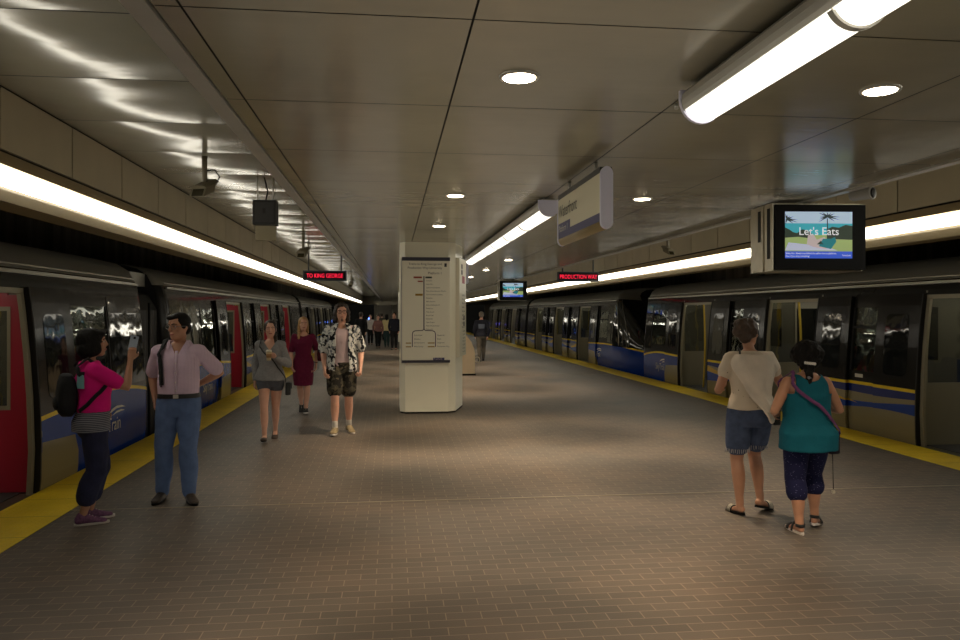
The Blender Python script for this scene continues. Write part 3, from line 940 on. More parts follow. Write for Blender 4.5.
            eb.build('edge_seal', M_RUBBER, leaf)
        if detail:
            for a0 in (d0 - 0.03, d1 + 0.03):
                pb = MB(T)
                pb.mi = 0
                e_ = 0.015
                if screen_m is M_RED:
                    b0, b1, w0, w1, z0, z1 = 0.07, 0.56, 0.24, 0.50, 0.82, 1.72
                else:
                    b0, b1, w0, w1, z0, z1 = 0.08, 0.62, 0.11, 0.59, 0.80, 1.94
                pb.box(w0, b1, a0 - e_, a0 + e_, 0.0, z0)
                pb.loft([[(max(b0 - .05, bx(z) + 0.035), a0 - e_, z), (w0, a0 - e_, z), (w0, a0 + e_, z), (max(b0 - .05, bx(z) + 0.035), a0 + e_, z)] for z in (0.0, 0.8, 1.2, 1.5, 1.7, 1.87)], True, False)
                pb.box(w1, b1, a0 - e_, a0 + e_, z0, z1); pb.box(w0, b1, a0 - e_, a0 + e_, z1, 1.99)
                if screen_m is M_RED:
                    pb.mi = 1
                    for q in (-1, 1):
                        yq0, yq1 = a0 + q * 0.018 - 0.003, a0 + q * 0.018 + 0.003
                        for (u0, u1, v0, v1) in ((w0 - .03, w1 + .03, z0 - .04, z0), (w0 - .03, w1 + .03, z1, z1 + .04), (w0 - .03, w0, z0, z1), (w1, w1 + .03, z0, z1)):
                            pb.box(u0, u1, yq0, yq1, v0, v1)
                ws = pb.build('door_screen', [screen_m, M_FRAME], t)
                gb = MB(T); gb.box(w0, w1, a0 - 0.004, a0 + 0.004, z0, z1); gb.build('window', M_GLASS, ws)
            for a_, b_, bow in ((d0 + 0.5, 0.35, 0.10), (d1 - 0.25, 0.5, -0.12), (d1 - 0.5, 0.9, 0.0), (d0 + 0.35, 1.3, -0.08), ((d0 + d1) / 2 + 0.1, 1.6, 0.0)):
                pb = MB(T); pb.tube([(b_, a_ + bow * math.sin(PI * q / 8), 0.0 + 2.1 * q / 8) for q in range(9)], 0.02, 8); pb.build('grab_pole', M_POLE, t)
    # fixed windows
    for k, g in enumerate(gaps + (cabwin if detail else [])):
        wb = MB(T)
        wb.loft([[(bx(z) + 0.004, g[0], z), (bx(z) + 0.004, g[1], z), (bx(z) + 0.012, g[1], z), (bx(z) + 0.012, g[0], z)] for z in (0.86, 1.1, 1.4, 1.78)], True, False)
        wo = wb.build('window', M_GLASS, t)
        wb = MB(T)
        wb.box(bx(1.5) - 0.006, bx(1.5) + 0.02, g[0], g[1], 1.475, 1.51)
        for a0 in g:
            wb.loft([[(bx(z) - 0.006, a0 - 0.014, z), (bx(z) - 0.006, a0 + 0.014, z), (bx(z) + 0.02, a0 + 0.014, z), (bx(z) + 0.02, a0 - 0.014, z)] for z in (0.86, 1.2, 1.5, 1.78)], True, False)
        wb.build('window_bar', M_RUBBER, wo)
    # glossy cab-end glazing strip and logo
    if detail:
        a0, a1 = (Ln * 0.95 if end != 'nose' else Ln), D - 2.1
        if a1 - a0 > 0.3:
            wb = MB(T)
            wb.loft([[(bx(z) - 0.006, a0, z), (bx(z) - 0.006, a1, z), (bx(z) + 0.004, a1, z), (bx(z) + 0.004, a0, z)] for z in (0.78, 1.1, 1.4, 1.7, 1.9)], True, False)
            wb.build('cab_window', M_DARKGLASS, t)
    if logo_a:
        lb = MB()
        fl = -sx * sy                     # +1 when reading direction runs along +a for a viewer on the platform
        # viewer on the platform looks along +b (world sx); his right hand is world (-sx) ... in y
        ry = -sx
        R = Matrix(((0, 0, -sx, -sx * 0.012), (ry, 0, 0, sy * logo_a), (0, 1, 0, 0.27), (0, 0, 0, 1)))
        lb.text('SkyTrain', 0.235, R, 'CENTER', sx=0.86)
        pts = [(-0.08, 0.47), (0.05, 0.535), (0.22, 0.56), (0.40, 0.545), (0.52, 0.515), (0.36, 0.525), (0.2, 0.525), (0.05, 0.50)]
        vs = [lb.V((-sx * 0.012, sy * logo_a + ry * u, v)) for u, v in pts]
        lb.F(vs)
        pts = [(0.06, 0.455), (0.2, 0.495), (0.36, 0.50), (0.5, 0.475), (0.35, 0.475), (0.2, 0.47)]
        lb.F([lb.V((-sx * 0.012, sy * logo_a + ry * u, v)) for u, v in pts])
        lb.build('logo', M_LOGO, t)
    # small white notice plates between the doors
    for g in gaps:
        nb = MB(T); nb.box(bx(0.8) - 0.006, bx(0.8), g[0] + 0.12, g[0] + 0.3, 0.765, 0.815)
        nb.build('notice_plate', M_WHITE, t)
    # interior
    ib = MB(T); ib.box(0.12, W - 0.12, Ln + 0.3, length - 0.1, -0.09, -0.004); ib.build('interior_floor', M_CARFLR, t)
    ib = MB(T)
    ib.box(W - 0.22, W - 0.16, Ln + 0.3, length - 0.1, 0.0, 2.0); ib.box(0.2, W - 0.2, Ln + 0.3, length - 0.1, 2.02, 2.06)
    ib.box(0.14, W - 0.2, Ln + 0.28, Ln + 0.32, 0.0, 2.03); ib.box(0.14, W - 0.2, length - 0.12, length - 0.08, 0.0, 2.03)
    ib.build('interior_lining', M_CARIN, t)
    if detail:
        for k in range(6):
            a_ = Ln + 0.8 + k * 2.6
            if a_ + 1.9 < length - 0.3:
                ib = MB(T); ib.box(W - 0.228, W - 0.218, a_, a_ + 1.9, 0.9, 1.8); ib.build('far_side_window', M_DARKGLASS, t)
    for b_ in (0.62, W - 0.7):
        ib = MB(T); ib.box(b_, b_ + 0.12, Ln + 0.5, length - 0.3, 2.0, 2.018); ib.build('interior_light', M_CABLIGHT, t)
    for k in range(3):
        a0 = doors[k][1] + 0.15 if k < 2 else doors[k][1] + 0.1
        for q in range(4):
            a_ = a0 + q * 0.52
            if a_ + 0.46 > length - 0.2:
                break
            ib = MB(T); ib.box(W - 0.66, W - 0.24, a_, a_ + 0.46, 0.40, 0.47); ib.box(W - 0.3, W - 0.23, a_, a_ + 0.46, 0.47, 0.95); ib.box(W - 0.4, W - 0.26, a_ + 0.05, a_ + 0.4, 0.0, 0.4)
            ib.build('seat', M_SEAT, t)
    # bogie hint under the floor
    for a_ in (3.0, length - 3.0):
        ub = MB(T); ub.box(0.3, W - 0.3, a_ - 1.1, a_ + 1.1, -1.05, -0.3); ub.build('bogie', M_RUBBER, t)
    return t

XLT, XRT = -3.38, 6.75
car(XRT, 1, 20.0, -1, 2.75, 'flat', 'nearest blue and grey train car with open doors showing grey screens and yellow poles', M_SCREEN, 1.45)
car(XRT, 1, 20.75, 1, 4.75, 'nose', 'blue nosed train car with a raked windscreen coupled beyond the open-doored grey car', M_SCREEN, 3.75)
car(XRT, 1, 55.4, -1, 4.4, 'nose', 'distant dark train car at the far end of the train beside the small display', M_SCREEN, None, detail=False)
car(XLT, -1, 11.15, -1, 3.5, 'flat', 'dark glossy train car with blue lettered end behind the woman in pink', M_RED, 1.55)
car(XLT, -1, 12.15, 1, 4.15, 'flat', 'second train car with red door screens, behind the man in the lilac shirt', M_RED, 2.35)
car(XLT, -1, 47.0, -1, 4.4, 'nose', 'distant train car farthest along the red-screened train', M_RED, None, detail=False)

def gangway(xs, sx, y0, y1, label, m):
    t = thing('gangway', label, 'train coupling', (xs + sx * 1.325, (y0 + y1) / 2, 0))
    h = (y1 - y0) / 2
    prof = [(1.13, -0.15), (1.13, 1.75), (1.0, 1.98), (0.75, 2.08)]
    prof = prof + [(-x, z) for x, z in prof[::-1]]
    bb = MB()
    n = 10
    bb.loft([[(x * (1 - 0.02 * (k % 2)), -h + 2 * h * k / n, z * (1 - 0.01 * (k % 2))) for x, z in prof] for k in range(n + 1)], True, False)
    bb.build('bellows', m, t)
    bb = MB(); bb.box(-0.95, 0.95, -h, h, 2.1, 2.3); bb.build('roof_hood', M_ROOF, t)
    bb = MB(); bb.tube([(-sx * 1.16, 0, -0.1), (-sx * 1.16, 0, 1.85)], 0.02, 8); bb.build('grab_bar', M_RUBBER, t)
M_BELL = mat('gangway_dark_fabric', (0.022, 0.022, 0.022), 0.55)
gangway(XLT, -1, 11.17, 12.13, 'dark bellows joining the two train cars behind the lilac shirt man', M_BELL)
gangway(XRT, 1, 37.77, 38.38, 'dark bellows joining the two far cars near the small display', M_BELL)
gangway(XLT, -1, 29.17, 29.98, 'dark bellows joining the two far cars of the red-screened train', M_BELL)
t = thing('coupler', 'dark coupler between the grey car end and the blue raked nose', 'train coupling', (XRT + 1.325, 20.35, -0.2))
bb = MB(); bb.tube([(0, -0.33, 0), (0, 0.36, 0)], 0.09, 10); bb.build('drawbar', M_RUBBER, t)
bb = MB(); bb.box(-0.2, 0.2, -0.1, 0.1, -0.17, 0.17); bb.build('coupler_head', M_DKGREY, t)

# ---------------------------------------------------------------- people
Z3 = Vector((0, 0, 1))
def V3(*a):
    return Vector(a)

def solidify(mb, voxel, smooth=4, wr=0.0, wscale=7.0, seed=0.0, fac=0.5):
    """weld overlapping closed shapes into one continuous skin"""
    bmesh.ops.recalc_face_normals(mb.bm, faces=mb.bm.faces)
    me = bpy.data.meshes.new('skin_src'); mb.bm.to_mesh(me); mb.bm.free()
    o = bpy.data.objects.new('skin_src', me); S.collection.objects.link(o)
    r = o.modifiers.new('r', 'REMESH'); r.mode = 'VOXEL'; r.voxel_size = voxel
    if smooth:
        s = o.modifiers.new('s', 'SMOOTH'); s.factor = fac; s.iterations = smooth
    dg = bpy.context.evaluated_depsgraph_get(); dg.update()
    out = bpy.data.meshes.new_from_object(o.evaluated_get(dg))
    bpy.data.objects.remove(o); bpy.data.meshes.remove(me)
    if wr:
        nrm = [v.normal.copy() for v in out.vertices]
        for v, n in zip(out.vertices, nrm):
            p = v.co
            q = Vector((p.x * wscale + seed, p.y * wscale, p.z * wscale * 0.8 - seed))
            d = noise.noise(q) + 0.5 * noise.noise(q * 2.3 + Vector((3, 1, 7)))
            v.co = p + n * d * wr
    for p in out.polygons:
        p.use_smooth = True
    return out

def taper(mb, pts, seg=12, flat=None):
    """limb of (point, radius) or (point, (rx, ry)) with rounded ends; flat = direction that rx lies along"""
    P = [Vector(p) for p, _ in pts]
    R = [(r, r) if not isinstance(r, tuple) else r for _, r in pts]
    rings, prev = [], None
    n = len(P)
    for i, p in enumerate(P):
        d = (P[min(i + 1, n - 1)] - P[max(i - 1, 0)]).normalized()
        ref = Vector(flat) if flat is not None else (prev if prev is not None else d.orthogonal())
        a = ref - d * ref.dot(d)
        a = a.normalized() if a.length > 1e-5 else d.orthogonal().normalized()
        prev = a
        b = d.cross(a)
        ext = []
        if i == 0:
            ext = [(-0.85, 0.5), (-0.5, 0.84), (0, 1)]
        elif i == n - 1:
            ext = [(0, 1), (0.5, 0.84), (0.85, 0.5)]
        else:
            ext = [(0, 1)]
        rm = min(R[i])
        for t, k in ext:
            c = p + d * (t * rm)
            rings.append([c + (a * math.cos(2 * PI * q / seg) * R[i][0] + b * math.sin(2 * PI * q / seg) * R[i][1]) * k for q in range(seg)])
    mb.loft(rings, True)

def ik(a, c, l1, l2, hint):
    """middle joint between a and c"""
    a, c = Vector(a), Vector(c)
    d = c - a; L = d.length
    if L > (l1 + l2) * 0.995:
        c = a + d * ((l1 + l2) * 0.995 / L); d = c - a; L = d.length
    u = d / L
    x = (l1 * l1 - l2 * l2 + L * L) / (2 * L)
    h = math.sqrt(max(0, l1 * l1 - x * x))
    v = Vector(hint); v = v - u * v.dot(u)
    v = v.normalized() if v.length > 1e-5 else u.orthogonal().normalized()
    return a + u * x + v * h, c

class Figure:
    """a person in local metres: x to their right, y forward, z up"""
    def __init__(self, h, female=False, girth=1.0, lean=0.0, hip_z=None, shoulders=1.0, hips=1.0, belly=1.0, twist=0.0, side=0.0):
        self.h = h; self.g = girth; self.lean = lean; self.f = female; self.twist = twist
        hz = (hip_z if hip_z else 0.515 * h)
        k = h
        W = [ # z, rx, ry, y
            (0.455, 0.070, 0.058, -0.004), (0.49, 0.094 * hips, 0.070, -0.008), (0.525, 0.100 * hips, 0.072, -0.010), (0.57, 0.092 * hips, 0.064, 0.0),
            (0.615, 0.083 * belly, 0.058 * belly, 0.006), (0.66, 0.087 * (1 + (belly - 1) * 0.6), 0.062, 0.006), (0.715, 0.094 * shoulders, 0.067, 0.004), (0.755, 0.099 * shoulders, 0.065, 0.0),
            (0.788, 0.094 * shoulders, 0.056, -0.006), (0.815, 0.068 * shoulders, 0.046, -0.012), (0.842, 0.042, 0.040, -0.014)]
        if female:
            W = [(0.455, 0.074, 0.060, -0.004), (0.49, 0.100 * hips, 0.074, -0.010), (0.525, 0.103 * hips, 0.074, -0.012), (0.57, 0.090 * hips, 0.062, -0.002),
                 (0.615, 0.074 * belly, 0.054 * belly, 0.004), (0.66, 0.079 * (1 + (belly - 1) * 0.7), 0.060, 0.006), (0.715, 0.088 * shoulders, 0.072, 0.010), (0.755, 0.093 * shoulders, 0.062, 0.004),
                 (0.788, 0.084 * shoulders, 0.052, -0.006), (0.813, 0.059 * shoulders, 0.042, -0.012), (0.840, 0.037, 0.036, -0.014)]
        dz = hz - 0.515 * h
        self.W = [(z * k + dz, rx * k * girth, ry * k * girth, y * k) for z, rx, ry, y in W]
        self.hipz = hz; self.dz = dz
        self.side = side
        self.sh = {}
        sw = (0.103 if not female else 0.091) * h * shoulders * (0.6 + 0.4 * girth)
        for s in (-1, 1):
            c = self.axis(0.795 * h + dz)
            self.sh[s] = c + self.lat(0.795 * h + dz) * (s * sw)
            self.sh[s].z = 0.79 * h + dz
        self.hip = {s: Vector((s * 0.052 * h * hips * (0.7 + 0.3 * girth), -0.005, hz)) for s in (-1, 1)}
        self.arm_l = (0.172 * h, 0.150 * h)
        self.leg_l = (0.247 * h, 0.230 * h)
        self.neck = self.axis(0.842 * h + dz) + Vector((0, -0.014 * h, 0))
        self.head = None
        self.arms = {}; self.legs = {}
    def axis(self, z):
        t = (z - self.hipz) / (0.32 * self.h)
        t = max(-0.3, t)
        return Vector((self.side * t, self.lean * t, z))
    def lat(self, z):
        t = max(0.0, min(1.0, (z - self.hipz) / (0.25 * self.h)))
        a = self.twist * t
        return Vector((math.cos(a), math.sin(a), 0))
    def dims(self, z):
        W = self.W
        if z <= W[0][0]:
            return W[0][1:]
        for a, b in zip(W, W[1:]):
            if z <= b[0]:
                t = (z - a[0]) / (b[0] - a[0]); t = t * t * (3 - 2 * t) * 0.5 + t * 0.5
                return tuple(lerp(a[i], b[i], t) for i in (1, 2, 3))
        return W[-1][1:]
    def pt(self, ang, z, off=0.0):
        """point on the trunk: ang in degrees, 0 = front, 90 = their right"""
        rx, ry, y = self.dims(z)
        a = math.radians(ang)
        sn, cs = math.sin(a), math.cos(a)
        e = 0.86
        f = lambda c: math.copysign(abs(c) ** e, c)
        L = self.lat(z); Fw = Vector((-L.y, L.x, 0))
        c = self.axis(z) + Vector((0, y, 0))
        return c + L * (f(sn) * (rx + off)) + Fw * (f(cs) * (ry + off))
    def trunk(self, mb, z0, z1, off, n=14, keep=False, seg=32):
        rings = []
        for i in range(n + 1):
            z = lerp(z0, z1, i / n)
            o = off(i / n) if callable(off) else off
            zz = max(z, 0.515 * self.h + self.dz) if keep else z
            rings.append([self.pt(360 * q / seg, zz, o) + Vector((0, 0, z - zz)) for q in range(seg)])
        mb.loft(rings, True)
    def set_arm(self, s, hand, hint, curl=0.5, palm=None, fdir=None):
        e, wr = ik(self.sh[s], hand, self.arm_l[0], self.arm_l[1], hint)
        self.arms[s] = dict(e=e, w=wr, curl=curl, palm=palm, fdir=fdir)
    def set_leg(self, s, ankle, hint=(0, 1, 0.05), pitch=0.0, yaw=0.0):
        k, an = ik(self.hip[s], ankle, self.leg_l[0], self.leg_l[1], hint)
        self.legs[s] = dict(k=k, a=an, pitch=pitch, yaw=yaw)
    def set_head(self, yaw=0.0, pitch=0.0, tilt=0.0, fwd=0.02):
        self.hM = (Matrix.Rotation(yaw, 3, 'Z') @ Matrix.Rotation(pitch, 3, 'X') @ Matrix.Rotation(tilt, 3, 'Y'))
        self.hs = self.h ** 0.6 / 1.70 ** 0.6 * (1.06 if not self.f else 1.02)
        z = self.h + self.dz - 0.118 * self.hs
        self.head = Vector((self.neck.x + self.side * 0.1, self.neck.y + fwd + 0.005 * self.h, z))
    def hp(self, x, y, z):
        return self.head + self.hM @ (Vector((x, y, z)) * self.hs)
    # --- shapes
    def arm_pts(self, s, inf=0.0, t1=1.0, t0=0.0):
        h, g = self.h, (0.55 + 0.45 * self.g) * (0.9 if self.f else 1.0)
        a = self.arms[s]; S0, E, Wr = self.sh[s], a['e'], a['w']
        prof = [(0.0, .030), (0.25, .0295), (0.45, .026), (0.53, .0235), (0.62, .0245), (0.78, .0205), (0.93, .0155), (1.0, .0150)]
        f = lambda t: S0.lerp(E, t / 0.535) if t < 0.535 else E.lerp(Wr, (t - 0.535) / 0.465)
        def rad(t):
            for (t0_, r0), (t1_, r1) in zip(prof, prof[1:]):
                if t <= t1_:
                    return lerp(r0, r1, (t - t0_) / (t1_ - t0_))
            return prof[-1][1]
        ts = [t for t in (0, .12, .25, .38, .48, .535, .6, .7, .8, .9, 1.0) if t0 <= t <= t1 + 1e-6]
        if ts[-1] < t1 - 1e-6:
            ts.append(t1)
        return [(f(t), rad(t) * h * g + (inf(t) if callable(inf) else inf)) for t in ts]
    def leg_pts(self, s, inf=0.0, t1=1.0, t0=0.0):
        h, g = self.h, (0.5 + 0.5 * self.g)
        l = self.legs[s]; A, K, N = self.hip[s], l['k'], l['a']
        A = A + Vector((0, 0, 0.01 * h))
        prof = [(0, .055), (.15, .052), (.3, .045), (.45, .036), (.52, .033), (.6, .033), (.68, .0345), (.78, .030), (.9, .0215), (1, .0195)]
        def rad(t):
            for (a0, r0), (a1, r1) in zip(prof, prof[1:]):
                if t <= a1:
                    return lerp(r0, r1, (t - a0) / (a1 - a0))
            return prof[-1][1]
        def f(t):
            if t < 0.52:
                return A.lerp(K, t / 0.52)
            u = (t - 0.52) / 0.48
            p = K.lerp(N, u)
            ax = (N - K).normalized(); bk = Vector((0, -1, 0)); bk = bk - ax * bk.dot(ax)
            return p + bk * (0.012 * h * math.sin(PI * min(1, u * 1.25)) * (1 if u < 0.8 else 0.0))
        ts = [t for t in (0, .12, .25, .36, .46, .52, .58, .66, .74, .82, .9, 1.0) if t0 <= t <= t1 + 1e-6]
        if ts[-1] < t1 - 1e-6:
            ts.append(t1)
        return [(f(t), rad(t) * h * g + (inf(t) if callable(inf) else inf)) for t in ts]
    def hand(self, mb, s):
        a = self.arms[s]; h = self.h * (0.95 if self.f else 1.0)
        d = (a['w'] - a['e']).normalized() if a['fdir'] is None else Vector(a['fdir']).normalized()
        n = Vector(a['palm']) if a['palm'] is not None else Vector((-s, 0.15, 0))   # direction the palm faces
        n = (n - d * n.dot(d)).normalized()
        th = d.cross(n) * (-s)      # towards the thumb
        if th.length < 1e-5:
            th = d.orthogonal()
        th.normalize()
        w0 = a['w']
        pl, pw, pt = 0.052 * h, 0.023 * h, 0.0095 * h
        c = a['curl']
        taper(mb, [(w0 - d * 0.01, (0.0145 * h, 0.0125 * h)), (w0 + d * pl * 0.35, (pw * 0.9, pt * 1.15)), (w0 + d * pl * 0.75, (pw, pt)), (w0 + d * pl, (pw * 0.95, pt * 0.9))], 12, th)
        fr = 0.0050 * h
        for i, (o, L) in enumerate(((0.75, .043), (0.26, .049), (-0.24, .046), (-0.72, .036))):
            p = w0 + d * pl * (1.0 - 0.06 * abs(o)) + th * (pw * o * 0.98)
            pts = [(p - d * 0.012, fr * 1.1)]
            dd = d.copy(); L = L * h
            for j, (fl, an) in enumerate(((0.42, 0.75), (0.32, 1.0), (0.26, 0.7))):
                an = an * c * (1 + 0.12 * i)
                dd = (dd * math.cos(an) + n * math.sin(an)).normalized()
                nn = (n - dd * n.dot(dd))
                p = p + dd * L * fl
                pts.append((p, fr * (1.0 - 0.1 * j)))
            # rotate in the plane of (d, n)
            pts2 = [pts[0]]; ang = 0.0; q = pts[0][0] + d * 0.012
            for j, (fl, an) in enumerate(((0.42, 0.75), (0.32, 1.0), (0.26, 0.7))):
                ang += an * c * (1 + 0.1 * i)
                q = q + (d * math.cos(ang) + n * math.sin(ang)) * L * fl
                pts2.append((q, fr * (1.02 - 0.1 * j)))
            taper(mb, pts2, 8)
        b0 = w0 + d * pl * 0.25 + th * pw * 0.7
        t1 = b0 + (d * 0.6 + th * 0.65 + n * 0.35).normalized() * 0.024 * h
        t2 = t1 + (d * 0.85 + th * 0.15 + n * (0.3 + 0.5 * c)).normalized() * 0.019 * h
        t3 = t2 + (d * 0.9 - th * 0.1 + n * (0.3 + 0.7 * c)).normalized() * 0.014 * h
        taper(mb, [(b0 - d * 0.008, fr * 1.5), (t1, fr * 1.25), (t2, fr * 1.1), (t3, fr * 0.95)], 8)
    def grip(self, s):
        a = self.arms[s]; h = self.h
        d = (a['w'] - a['e']).normalized() if a['fdir'] is None else Vector(a['fdir']).normalized()
        n = Vector(a['palm']); n = (n - d * n.dot(d)).normalized()
        return a['w'] + d * 0.055 * h + n * 0.024 * h, d, n
    def head_mesh(self, mb):
        prof = [(-.113, .046, .020, .020), (-.104, .040, .036, .036), (-.088, .030, .047, .054), (-.066, .018, .055, .071), (-.04, .008, .062, .084), (-.012, .002, .067, .092), (.016, .0, .070, .095), (.045, -.003, .072, .096), (.07, -.005, .067, .089), (.09, -.007, .054, .072), (.104, -.009, .034, .047), (.111, -.010, .012, .018)]
        rings = []
        for z, y, rx, ry in prof:
            r = []
            for q in range(24):
                a = 2 * PI * q / 24
                c, s_ = math.cos(a), math.sin(a)
                yy = ry * c
                if c > 0 and -.06 < z < .03:
                    yy *= 1 - 0.05 * c * c
                if c < 0 and z < -.03:
                    yy *= 0.92
                r.append(self.hp(rx * s_ * (1.0 if c < 0.2 else 1 - 0.06 * c), y + yy, z))
            rings.append(r)
        mb.loft(rings, True)
        H_ = self.hp
        taper(mb, [(H_(0, .088, .024), .007), (H_(0, .099, .0), .009), (H_(0, .108, -.022), .0105)], 8)           # nose
        for s in (-1, 1):
            taper(mb, [(H_(s * .010, .094, -.026), .0065), (H_(s * .013, .088, -.027), .006)], 8)
            taper(mb, [(H_(s * .012, .089, .026), .008), (H_(s * .034, .083, .028), .008), (H_(s * .052, .066, .022), .008)], 8)  # brow
            taper(mb, [(H_(s * .048, .066, -.022), .012), (H_(s * .054, .05, -.024), .012)], 8)                       # cheek
            mb.ellipsoid(H_(s * .073, -.008, -.008), (.010, .018, .031), 10, 8, self.hM)                            # ear
        taper(mb, [(H_(-.018, .083, -.054), .006), (H_(0, .091, -.053), .0075), (H_(.018, .083, -.054), .006)], 8)
        taper(mb, [(H_(-.015, .082, -.066), .006), (H_(0, .089, -.066), .0075), (H_(.015, .082, -.066), .006)], 8)
        taper(mb, [(H_(0, .072, -.094), .015), (H_(0, .064, -.09), .018)], 8)
        taper(mb, [(self.neck - Vector((0, 0, .03)), .034 * self.h * (.9 if self.f else 1)), (self.neck, .0315 * self.h * (.88 if self.f else 1)), (H_(0, -.018, -.085), .030 * self.h * (.88 if self.f else 1)), (H_(0, -.012, -.05), .03 * self.h)], 14)
    def foot_frame(self, s):
        l = self.legs[s]
        M = Matrix.Rotation(-l['yaw'], 3, 'Z') @ Matrix.Rotation(l['pitch'], 3, 'X')
        return l['a'], M
    def foot(self, mb, s):
        a, M = self.foot_frame(s); h = self.h
        P = lambda x, y, z: a + M @ Vector((x * h, y * h, z * h))
        taper(mb, [(P(0, -.014, -.02), (.018 * h, .018 * h)), (P(0, .02, -.018), (.020 * h, .017 * h)), (P(0, .06, -.028), (.024 * h, .012 * h)), (P(0, .092, -.032), (.024 * h, .008 * h))], 12, M @ Vector((1, 0, 0)))
        taper(mb, [(a, .0195 * h), (P(0, 0, -.015), .019 * h)], 10)
        if True:
            for q in range(5):
                x = (-.018 + .009 * q) * (1)
                taper(mb, [(P(x, .088, -.033), .0062 * h), (P(x, .105 - .004 * abs(q - (1 if s < 0 else 3)), -.034), .0052 * h)], 8)

SKIN = {}
def skin_mat(name, col):
    if name not in SKIN:
        m = mat(name, lin(*col), 0.5, 0, 0.06, 14)
        m.node_tree.nodes['Principled BSDF'].inputs['Subsurface Weight'].default_value = 0.08
        m.node_tree.nodes['Principled BSDF'].inputs['Subsurface Radius'].default_value = (0.012, 0.005, 0.003)
        SKIN[name] = m
    return SKIN[name]
M_EYE = mat('eye_white', lin(205, 198, 188), 0.25)
M_IRIS = mat('eye_dark', (0.02, 0.012, 0.008), 0.2)
M_LIP = mat('lip', lin(150, 82, 76), 0.5)

